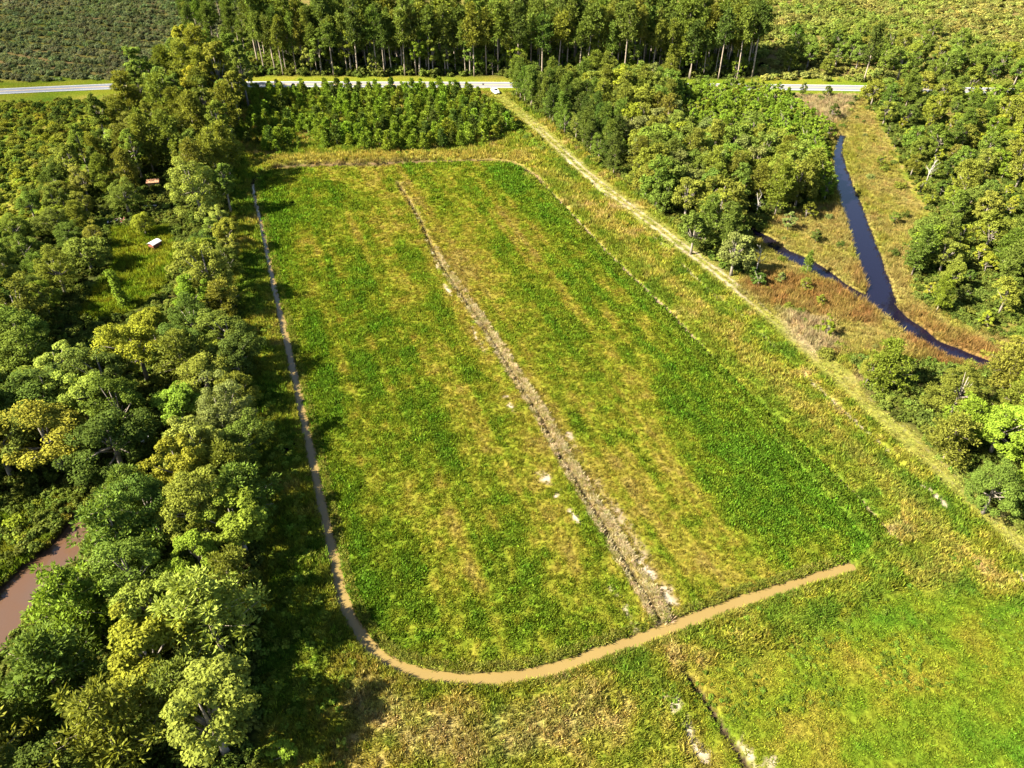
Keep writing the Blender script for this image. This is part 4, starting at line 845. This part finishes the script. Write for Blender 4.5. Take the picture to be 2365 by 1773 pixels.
# ------------------------------------------------------------------ things left in the wood
M_RUST = plain('rusty_red_metal', (.16, .05, .03), .8, var=.4); M_TIN = plain('pale_tin', (.45, .44, .43), .45, .2, var=.18, scale=1.2); M_ORANGE = plain('rusty_tin', (.22, .11, .055), .7, var=.35, scale=1.0)
M_BOARD = plain('weathered_board', (.22, .15, .10), .9, var=.3)
def shed(loc, rz, L_, W_, Hh, label, wallm, roofm, rise, name='shed'):
    s = empty(name, (loc[0], loc[1], float(hz(*loc))), rz, label, 'shed')
    nb = max(4, int(L_ / .28))
    for sg in (-1, 1):
        for k in range(nb): obj('wall_board', MB().box((-L_ / 2 + (k + .5) * L_ / nb, sg * W_ / 2, Hh / 2), (L_ / nb * .94, .05, Hh)).mesh('wall_board', wallm), s)
        kb = max(3, int(W_ / .28))
        for k in range(kb): obj('wall_board', MB().box((sg * (L_ / 2 - .02), -W_ / 2 + (k + .5) * W_ / kb, Hh / 2), (.05, W_ / kb * .94, Hh)).mesh('wall_board', wallm), s)
    V_ = []; nx_ = 14; ny_ = 12
    for t_ in (0, .05):
        for i in range(nx_ + 1):
            for j in range(ny_ + 1):
                yv = (j / ny_ - .5); V_.append(((i / nx_ - .5) * (L_ + .4), yv * (W_ + .5), Hh + .03 + rise * math.cos(yv * math.pi) + .02 * (i % 2) + t_))
    n0 = (nx_ + 1) * (ny_ + 1); F_ = []
    for i in range(nx_):
        for j in range(ny_):
            a = i * (ny_ + 1) + j; F_ += [(a, a + 1, a + ny_ + 2, a + ny_ + 1), (n0 + a + ny_ + 1, n0 + a + ny_ + 2, n0 + a + 1, n0 + a)]
    obj('roof', MB().add(V_, F_).mesh('roof', roofm), s)
    obj('door', MB().box((L_ / 2 + .03, 0, Hh * .42), (.05, W_ * .4, Hh * .8)).mesh('door', M_BOARD), s)
    return s
shed(SHED1, 1.15, 2.3, 1.5, 1.15, 'small rusty red shed with a white curved roof in the clearing', M_RUST, M_TIN, .35)
shed(SHED2, .2, 2.8, 2.0, 1.4, 'derelict shed with rusty orange roof under the belt trees', M_BOARD, M_ORANGE, .45)
for p_, sz_, rz, tl, mt, lb in ((SHEETS[0], (2.6, 1.9, .04), .5, .25, M_TIN, 'large pale tin sheet lying among the left wood trees'), (SHEETS[1], (2.0, 1.3, .04), -.4, .2, M_TIN, 'smaller pale tin sheet below the leaning pole')):
    V_ = []; nn_ = 12
    for zz_ in (0, .03):
        for i in range(nn_ + 1):
            for j in (0, 1): V_.append(((i / nn_ - .5) * sz_[0], (j - .5) * sz_[1], zz_ + .035 * (i % 2)))
    F_ = []
    for i in range(nn_): a = 2 * i; b_ = a + 2 * (nn_ + 1); F_ += [(a, a + 1, a + 3, a + 2), (b_ + 2, b_ + 3, b_ + 1, b_), (a, a + 2, b_ + 2, b_), (a + 3, a + 1, b_ + 1, b_ + 3)]
    obj('metal_sheet', MB().add(V_, F_).mesh('metal_sheet', mt), None, lb, 'metal sheet', None, None, (p_[0], p_[1], float(hz(*p_)) + .95), (tl, -.15, rz))
def log(name, p_, L_, r0, r1, rz, z, tilt, label, mat=None):
    r = np.random.default_rng(int(abs(p_[0]) * 10)); pts = [(L_ * (f - .5), r.normal(0, .06), math.sin(tilt) * L_ * f + r.normal(0, .03)) for f in np.linspace(0, 1, 6)]
    mbq = MB().tube(pts, list(np.linspace(r0, r1, 6)), 8)
    for f in (.45, .7): mbq.tube([pts[int(f * 5)], (pts[int(f * 5)][0] + .3, .25 * (1 if f < .5 else -1), pts[int(f * 5)][2] + .35)], [r1 * .6, r1 * .2], 5)
    return obj(name, mbq.mesh(name, mat or M_DEAD, True), None, label, 'log', None, None, (p_[0], p_[1], float(hz(*p_)) + z), (0, 0, rz))
log('log', LOGS[0], 3.2, .22, .16, .15, .25, 0, 'pale fallen log in the dark gap below the derelict shed')
log('pole', LOGS[1], 3.6, .12, .09, 1.0, .7, .25, 'pale pole leaning between two tin sheets in the wood')
log('log', LOGS[2], 3.0, .16, .08, .5, -.35, .1, 'bare grey log slanting over the near bank of the pond')
deb = empty('debris_pile', (*DEBRIS, float(hz(*DEBRIS))), .3, 'pile of dark and pale broken boards at the clearing edge', 'debris')
for i in range(16):
    M_ = Matrix.Rotation(rng.uniform(0, 3.14), 3, 'Z') @ Matrix.Rotation(rng.normal(0, .2), 3, 'Y')
    obj('board', MB().box((rng.normal(0, 1.0), rng.normal(0, .5), .12 + .05 * i), (rng.uniform(1, 2.4), rng.uniform(.12, .3), .04), M_).mesh('board', [M_BOARD, M_DEAD, M_RUST][i % 3]), deb)


# ------------------------------------------------------------------ ground growth nobody could count
def proto_tuft(name, seed, nb, spread, h, w, lean):
    r = np.random.default_rng(seed); a = r.uniform(0, 6.283, nb); q = spread * np.sqrt(r.random(nb)); P = np.stack([np.cos(a) * q, np.sin(a) * q, np.full(nb, -.04)], 1)
    D = unit(np.stack([r.normal(0, lean, nb), r.normal(0, lean, nb), np.ones(nb)], 1)); nn = unit(np.cross(D, r.normal(size=(nb, 3)))); l = h * r.uniform(.55, 1.2, nb)
    V = kites(P, D, nn, l, np.full(nb, w) * r.uniform(.7, 1.3, nb), r)
    me = mesh_np(name, V, np.arange(nb * 4).reshape(nb, 4), [M_TUFT]); add_attr(me, 'lv', 'FLOAT', 'POINT', np.repeat(r.random(nb), 4)); return bpy.data.objects.new(name, me)
def proto_bush(name, seed, H, R, ncl, nl, leaf):
    r = np.random.default_rng(seed); d = unit(r.normal(size=(ncl, 3))); d[:, 2] = np.abs(d[:, 2]); cen = d * r.uniform(.3, .85, (ncl, 1)) * np.array([R, R, H * .8]); cen[:, 2] += H * .1
    V = clump_leaves(r, cen, R * r.uniform(.25, .42, ncl), nl, leaf, .9); n = len(V) // 4
    me = mesh_np(name, V, np.arange(n * 4).reshape(n, 4), [M_TUFT]); add_attr(me, 'lv', 'FLOAT', 'POINT', np.repeat(r.random(n), 4)); return bpy.data.objects.new(name, me)
def stuff(name, P, tint, scl, protos, label, cat, sclz=None, tilt=.12):
    n = len(P); me = bpy.data.meshes.new(name); me.vertices.add(n); me.vertices.foreach_set('co', np.asarray(P, np.float32).ravel())
    add_attr(me, 'tint', 'FLOAT_VECTOR', 'POINT', np.asarray(tint, np.float32))
    rot = np.stack([rng.normal(0, tilt, n), rng.normal(0, tilt, n), rng.uniform(0, 6.283, n)], 1).astype(np.float32); add_attr(me, 'rotv', 'FLOAT_VECTOR', 'POINT', rot)
    sz = scl if sclz is None else sclz
    add_attr(me, 'sclv', 'FLOAT_VECTOR', 'POINT', np.stack([scl, scl, sz], 1).astype(np.float32)); add_attr(me, 'variant', 'INT', 'POINT', rng.integers(0, len(protos), n).astype(np.int32))
    o = obj(name, me, label=label, cat=cat, kind='stuff')
    ng = bpy.data.node_groups.new(name, 'GeometryNodeTree'); ng.interface.new_socket('Geometry', in_out='INPUT', socket_type='NodeSocketGeometry'); ng.interface.new_socket('Geometry', in_out='OUTPUT', socket_type='NodeSocketGeometry')
    gi = ng.nodes.new('NodeGroupInput'); go = ng.nodes.new('NodeGroupOutput'); ip = ng.nodes.new('GeometryNodeInstanceOnPoints'); jn = ng.nodes.new('GeometryNodeJoinGeometry')
    for pr in protos[::-1]:
        oi = ng.nodes.new('GeometryNodeObjectInfo'); oi.inputs['Object'].default_value = pr; oi.inputs['As Instance'].default_value = False
        gti = ng.nodes.new('GeometryNodeGeometryToInstance'); ng.links.new(oi.outputs['Geometry'], gti.inputs[0]); ng.links.new(gti.outputs[0], jn.inputs[0])
    def na(nm, typ):
        a = ng.nodes.new('GeometryNodeInputNamedAttribute'); a.data_type = typ; a.inputs['Name'].default_value = nm; return a.outputs['Attribute']
    ng.links.new(gi.outputs[0], ip.inputs['Points']); ng.links.new(jn.outputs[0], ip.inputs['Instance']); ip.inputs['Pick Instance'].default_value = True
    ng.links.new(na('variant', 'INT'), ip.inputs['Instance Index']); ng.links.new(na('rotv', 'FLOAT_VECTOR'), ip.inputs['Rotation']); ng.links.new(na('sclv', 'FLOAT_VECTOR'), ip.inputs['Scale'])
    ng.links.new(ip.outputs[0], go.inputs[0])
    md = o.modifiers.new('growth', 'NODES'); md.node_group = ng; return o
def sow(x0, x1, y0, y1, dens, mask):
    """random points with a density per square metre that thins with distance"""
    n = int((x1 - x0) * (y1 - y0) * dens); X = rng.uniform(x0, x1, n); Y = rng.uniform(y0, y1, n); k = mask(X, Y); return X[k], Y[k]
def wet(X, Y):
    Z = hz(X, Y); w = np.zeros(X.shape, bool)
    d, _ = dist_line(X, Y, LINE['ditch_left']); w |= (d < 3) & (Z < W_DITCH + .02)
    for nm, lv, r in (('stream', W_STREAM, 6), ('creek', W_STREAM, 4), ('pond', W_POND, 7)):
        d, _ = dist_line(X, Y, LINE[nm]); w |= (d < r) & (Z < lv + .16)
    return w, Z
def near_fade(X, Y, d0=60, d1=210, lo=.25):
    return rng.random(X.shape) < np.interp(np.hypot(X, Y), [d0, d1], [1, lo])
def tinted(col, amt=.32, n=None):
    k = len(col); return np.clip(col * (1 + rng.normal(0, amt, (k, 1))) * (1 + rng.normal(0, .06, (k, 3))), .003, .6)
SHORT = [proto_tuft('grass_tuft%d' % i, 300 + i, 14, .36, .30, .10, .5) for i in range(4)]
TALL = [proto_tuft('tall_tuft%d' % i, 310 + i, 16, .36, .75, .09, .42) for i in range(4)]
REED = [proto_tuft('reed_tuft%d' % i, 320 + i, 22, .42, 1.35, .07, .22) for i in range(4)]
STRAW = [proto_tuft('straw_tuft%d' % i, 340 + i, 22, .30, .72, .05, .55) for i in range(4)]
BUSH = [proto_bush('low_bush%d' % i, 330 + i, 1.0, .9, 10, 26, .26) for i in range(4)]
# mown grass of the main field
X, Y = sow(-72, 56, 45, 208, 9.0, lambda X, Y: inside(X, Y, POLY['field']) & near_fade(X, Y, 60, 200, .28))
cw, Z = wet(X, Y); c, b, w = cover(X, Y); k = ~cw & (rng.random(len(X)) > b * 1.1); X, Y, Z, c = X[k], Y[k], Z[k], c[k]
sz = np.interp(np.hypot(X, Y), [60, 200], [.85, 1.5]) * rng.uniform(.55, 1.45, len(X)) * (.8 + .6 * smooth(.15, .06, c[:, 0]))
stuff('field_grass', np.stack([X, Y, Z], 1), tinted(c), sz, SHORT, 'patchy green and yellow grass covering the long field', 'grass')
# rough grass on banks, meadow, lane sides and the near corner
def roughmask(X, Y):
    ok = ~inside(X, Y, POLY['field']) & near_fade(X, Y, 50, 210, .30)
    for nm in ('marsh', 'rightwood', 'laneside', 'thicket', 'right_low', 'right_far'): ok &= ~inside(X, Y, POLY[nm])
    lwood = inside(X, Y, POLY['leftwood'])
    for nm in ('clear1', 'clear2', 'pondclear'): lwood &= ~inside(X, Y, POLY[nm])
    return ok & ~lwood
X, Y = sow(-95, 95, 28, 274, 7.5, roughmask)
cw, Z = wet(X, Y); c, b, w = cover(X, Y); dl, _ = dist_line(X, Y, LINE['lane']); dr, _ = dist_line(X, Y, LINE['road'])
k = ~cw & (rng.random(len(X)) > b * 1.05) & (dr > 5) & ~((dl < 2.3) & (rng.random(len(X)) < .55)); X, Y, Z, c, dl, dr = X[k], Y[k], Z[k], c[k], dl[k], dr[k]
tall = .55 + 1.1 * fbm(X, Y, 5, 501, 2); tall = np.where(dl < 2.6, .3, tall); tall = np.where(dr < 9, .3, tall); tall = np.where(inside(X, Y, POLY['field2']), .42, tall)
sz = np.interp(np.hypot(X, Y), [50, 210], [.8, 1.4]) * rng.uniform(.65, 1.3, len(X))
stuff('rough_grass', np.stack([X, Y, Z], 1), tinted(c, .22), sz, TALL, 'rough straw and green grass on banks and meadow', 'grass', sz * tall * .95)
# brown dead stems on both lips of the centre ditch
P = LINE['ditch_centre']; n = 6500; seg = rng.integers(0, len(P) - 1, n); tt = rng.random(n); A = np.array(P)[seg]; B = np.array(P)[seg + 1]; Q = A + (B - A) * tt[:, None]
right = rng.random(n) < .72; lip = np.where(right, rng.uniform(.35, 1.5, n) * np.interp(seg / len(P), [0, .3, 1], [.6, .7, 1.15]), -rng.normal(.62, .14, n)); Q = Q + lip[:, None] * np.array(AX); frac = (seg + tt) / len(P)
k = rng.random(n) < np.interp(frac, [0, .25, .35, 1], [.03, .06, .45, 1]) * (.35 + .65 * (vnoise(seg * 1.7 + tt * 1.7, seg * 0, 71) > .35)); Q = Q[k]; frac = frac[k]; n = len(Q)
tn = mixc(np.tile(np.array([.36, .29, .17]), (n, 1)), (.16, .15, .03), (rng.random(n) < .35) * .8)
s_ = rng.uniform(.7, 1.2, n); stuff('dead_grass', np.stack([Q[:, 0], Q[:, 1], hz(Q[:, 0], Q[:, 1])], 1), tinted(tn, .2), s_, STRAW, 'brown dead grass ridges along the centre ditch', 'grass', s_ * np.interp(frac, [0, .4, 1], [.35, .55, .85]))
# fringe of grass hanging over the muddy ditch
P = LINE['ditch_left']; n = 9000; seg = rng.integers(4, len(P) - 1, n); A = np.array(P)[seg]; B = np.array(P)[seg + 1]; D_ = unit(B - A); Q = A + (B - A) * rng.random((n, 1))
Q = Q + np.stack([-D_[:, 1], D_[:, 0]], 1) * (np.where(rng.random(n) < .5, -1, 1) * rng.uniform(.55, 1.9, n))[:, None]
Z = hz(Q[:, 0], Q[:, 1]); k = (Z > W_DITCH + .03) & (Z < .25); Q, Z = Q[k], Z[k]; n = len(Q); c, b, w = cover(Q[:, 0], Q[:, 1])
outer = st(Q[:, 0], Q[:, 1]); g = (.35 + .5 * fbm(Q[:, 0], Q[:, 1], 3, 591))[:, None]; tn = np.array([.22, .185, .045]) * (1 - g) + np.array([.085, .125, .012]) * g
s_ = rng.uniform(.5, .95, n); stuff('bank_grass', np.stack([Q[:, 0], Q[:, 1], Z], 1), tinted(tn, .25), s_, TALL, 'grass fringe hanging over both banks of the muddy ditch', 'grass', s_ * rng.uniform(.5, 1.0, n), .3)
# marsh reeds
X, Y = sow(44, 125, 98, 268, 3.2, lambda X, Y: inside(X, Y, POLY['marsh']) & near_fade(X, Y, 120, 260, .55)); cw, Z = wet(X, Y); c, b, w = cover(X, Y); k = ~cw; X, Y, Z, c = X[k], Y[k], Z[k], c[k]
rich = sum(poly_soft(X, Y, POLY[nm], 1.5) for nm in ('orange1', 'orange2', 'orange3', 'orange4', 'tanreed', 'tanreed2'))
s_ = rng.uniform(.8, 1.4, len(X)); stuff('marsh_reeds', np.stack([X, Y, Z], 1), tinted(c, .22), s_, REED, 'orange, tan and yellow reeds filling the marsh', 'reeds', s_ * (.45 + .5 * np.clip(rich, 0, 1) + .35 * ((dist_line(X, Y, LINE['stream'])[0] < 4.8) & (Y > 135))) * np.where(dist_line(X, Y, LINE['stream'])[0] < 3.4, .6, 1) * (.7 + .6 * fbm(X, Y, 4, 511)))
# low leafy growth on the wood floors
X, Y = sow(-125, 140, 28, 270, 1.3, lambda X, Y: np.logical_or.reduce([inside(X, Y, POLY[nm]) for nm in ('leftwood', 'rightwood', 'laneside', 'right_low', 'right_far', 'thicket')]) & ~inside(X, Y, POLY['clear1']) & ~inside(X, Y, POLY['clear2']) & near_fade(X, Y, 60, 240, .4))
X2, Y2 = sow(-120, 110, 288, 350, .22, lambda X, Y: inside(X, Y, POLY['stand']) | inside(X, Y, POLY['shade_pines'])); nst = len(X2); X = np.concatenate([X, X2]); Y = np.concatenate([Y, Y2])
cw, Z = wet(X, Y); X, Y, Z = X[~cw], Y[~cw], Z[~cw]; n = len(X)
g = fbm(X, Y, 6, 521)[:, None]; tn = np.array([.050, .075, .014]) * (1 - g) + np.array([.110, .130, .022]) * g
s_ = rng.uniform(.6, 1.5, n) * np.where(Y > 286, 2.4, 1); stuff('undergrowth', np.stack([X, Y, Z], 1), tinted(tn, .25), s_, BUSH, 'low dark leafy undergrowth below the trees', 'undergrowth')
# weeds among the saplings and in the strip by the wood edge
X, Y = sow(-92, 10, 205, 272, .55, lambda X, Y: poly_soft(X, Y, POLY['sapling'], 4) > .2); c, b, w = cover(X, Y); n = len(X); s_ = rng.uniform(.5, 1.2, n)
stuff('sapling_weeds', np.stack([X, Y, hz(X, Y)], 1), tinted(np.tile([.11, .15, .016], (n, 1)), .25), s_, BUSH, 'green weeds growing between the planted saplings', 'weeds')
X, Y = sow(-75, -18, 30, 205, .9, lambda X, Y: (dist_line(X, Y, LINE['ditch_left'])[0] > 2.2) & ~inside(X, Y, POLY['field']) & ~inside(X, Y, POLY['leftwood']) & (st(X, Y)[0] < 0) & (Y > 34) & (rng.random(X.shape) < .6))
n = len(X); s_ = rng.uniform(.4, .95, n); stuff('edge_weeds', np.stack([X, Y, hz(X, Y)], 1), tinted(np.tile([.11, .145, .018], (n, 1)), .3), s_, BUSH, 'weeds on the shaded strip between wood and ditch', 'weeds')
# dark low shrubs on the near meadow beyond the bottom ditch
X, Y = sow(14, 72, 36, 70, 1.6, lambda X, Y: (fbm(X, Y, 5, 541) > .52) & ~inside(X, Y, POLY['field']) & (np.abs(st(X, Y)[1] + 0.18 * st(X, Y)[0] + 17) < 9)); n = len(X)
cw, Z = wet(X, Y); X, Y, Z = X[~cw], Y[~cw], Z[~cw]; n = len(X); s_ = rng.uniform(.2, .5, n)
stuff('meadow_weeds', np.stack([X, Y, Z], 1), tinted(np.tile([.085, .125, .014], (n, 1)), .25), s_, BUSH, 'dark green weed clumps on the near meadow', 'weeds')
# far regrowth on cut-over ground, in rough rows
def rows(X, Y, a, sp): return np.abs(((X * math.cos(a) + Y * math.sin(a) + 5 * fbm(X, Y, 25, 551)) / sp) % 1 - .5)
X, Y = sow(-430, -90, 268, 500, .60, lambda X, Y: inside(X, Y, POLY['cut_left']) & (dist_line(X, Y, LINE['road'])[0] > 9) & (rows(X, Y, 1.25, 9) > .20)); n = len(X)
g = fbm(X, Y, 14, 561)[:, None]; tn = np.array([.150, .140, .075]) * (1 - g) + np.array([.11, .155, .05]) * g; s_ = rng.uniform(.8, 2.0, n)
stuff('regrowth_scrub', np.stack([X, Y, hz(X, Y)], 1), tinted(tn, .28), s_, BUSH, 'dull green regrowth scrub in rows beyond the road on the left', 'scrub')
X, Y = sow(85, 330, 268, 500, .30, lambda X, Y: inside(X, Y, POLY['cut_right']) & (dist_line(X, Y, LINE['road'])[0] > 8) & (rows(X, Y, 1.9, 10) > .15)); n = len(X)
g = fbm(X, Y, 18, 571)[:, None]; tn = np.array([.19, .165, .05]) * (1 - g) + np.array([.10, .145, .02]) * g; s_ = rng.uniform(.9, 2.6, n)
stuff('regrowth_bushes', np.stack([X, Y, hz(X, Y)], 1), tinted(tn, .28), s_, BUSH, 'sunlit green and straw regrowth beyond the road on the right', 'scrub')
X, Y = sow(-240, -105, 168, 262, .5, lambda X, Y: inside(X, Y, POLY['scrub_left'])); n = len(X); g = fbm(X, Y, 9, 581)[:, None]
tn = np.array([.19, .185, .025]) * (1 - g) + np.array([.10, .135, .018]) * g; s_ = rng.uniform(.5, 1.3, n)
stuff('scrub_growth', np.stack([X, Y, hz(X, Y)], 1), tinted(tn, .28), s_, BUSH, 'low sunlit growth between the scrub bushes on the left', 'scrub')

# ------------------------------------------------------------------ a fair weather cloud up-sun: its shadow lies on the far left
r_ = np.random.default_rng(3); alt = 650.0; off = alt / math.tan(SUN_EL)
cc = np.array([-262.0 - SH.x * off, 365.0 - SH.y * off, alt])
mb = MB()
import bmesh
bm = bmesh.new(); bmesh.ops.create_icosphere(bm, subdivisions=3, radius=1); iv = np.array([v.co[:] for v in bm.verts]); ifc = np.array([[v.index for v in f.verts] for f in bm.faces]); bm.free()
Vs = []; Fs = []; nb = 0
for (bx, by, br) in CLOUD:
    q = iv * (1 + .16 * (r_.random((len(iv), 1)) - .5)) * br * np.array([1, 1, .55]); Vs.append(q + cc + np.array([bx, by, 0])); Fs.append(ifc + nb); nb += len(iv)
m, nt, out = new_mat('cloud'); b = N(nt, 'ShaderNodeBsdfDiffuse'); b.inputs[0].default_value = (.85, .85, .87, 1)
tp = N(nt, 'ShaderNodeBsdfTransparent'); ms = N(nt, 'ShaderNodeMixShader'); ms.inputs[0].default_value = .10
nt.links.new(tp.outputs[0], ms.inputs[1]); nt.links.new(b.outputs[0], ms.inputs[2]); nt.links.new(ms.outputs[0], out.inputs[0])
obj('cloud', mesh_np('cloud', np.concatenate(Vs), np.concatenate(Fs), [m], True), kind='stuff', label='white cloud high to the left outside the picture', cat='cloud')

# ------------------------------------------------------------------ labels
ORD = ['leftmost', 'second from left', 'third from left', 'fourth from left', 'fifth from left', 'sixth from left', 'seventh from left']
def size_word(t):
    r = t['h']
    if t['words'] == 'pine': return 'tall' if r > 14 else ('small' if r < 8.5 else 'mid-sized')
    if t['words'] in ('shrub', 'planted sapling', 'young tree'): return 'small' if r < (1.8 if t['words'] == 'shrub' else 4.3) else 'large'
    return 'tall' if r > 12.5 else ('small' if r < 8 else 'mid-sized')
groups = {}
for t in THINGS:
    if t['fixed']: t['label'] = t['fixed']; continue
    best = min(SPOT.get(t['zone'], [(0, 0, 'on the ground')]), key=lambda s: (s[0] - t['x']) ** 2 + (s[1] - t['y']) ** 2)
    t['label'] = '%s %s %s %s' % (size_word(t), t['color'], t['words'], best[2])
    groups.setdefault(t['label'], []).append(t)
for lb, ts in groups.items():
    ts.sort(key=lambda t: t['x'] / max(t['y'], 1))
    if 1 < len(ts) <= 8:
        for k, t in enumerate(ts):
            t['label'] = lb + ', ' + ('rightmost' if k == len(ts) - 1 else ORD[k])
for t in THINGS:
    for _ in range(3):
        if len(t['label'].split()) > 16: t['label'] = ' '.join(t['label'].split()[1:])
    tag(t['root'], t['label'], t['cat'], t['group'])
print('THINGS', len(THINGS), 'labels', len({t['label'] for t in THINGS}))
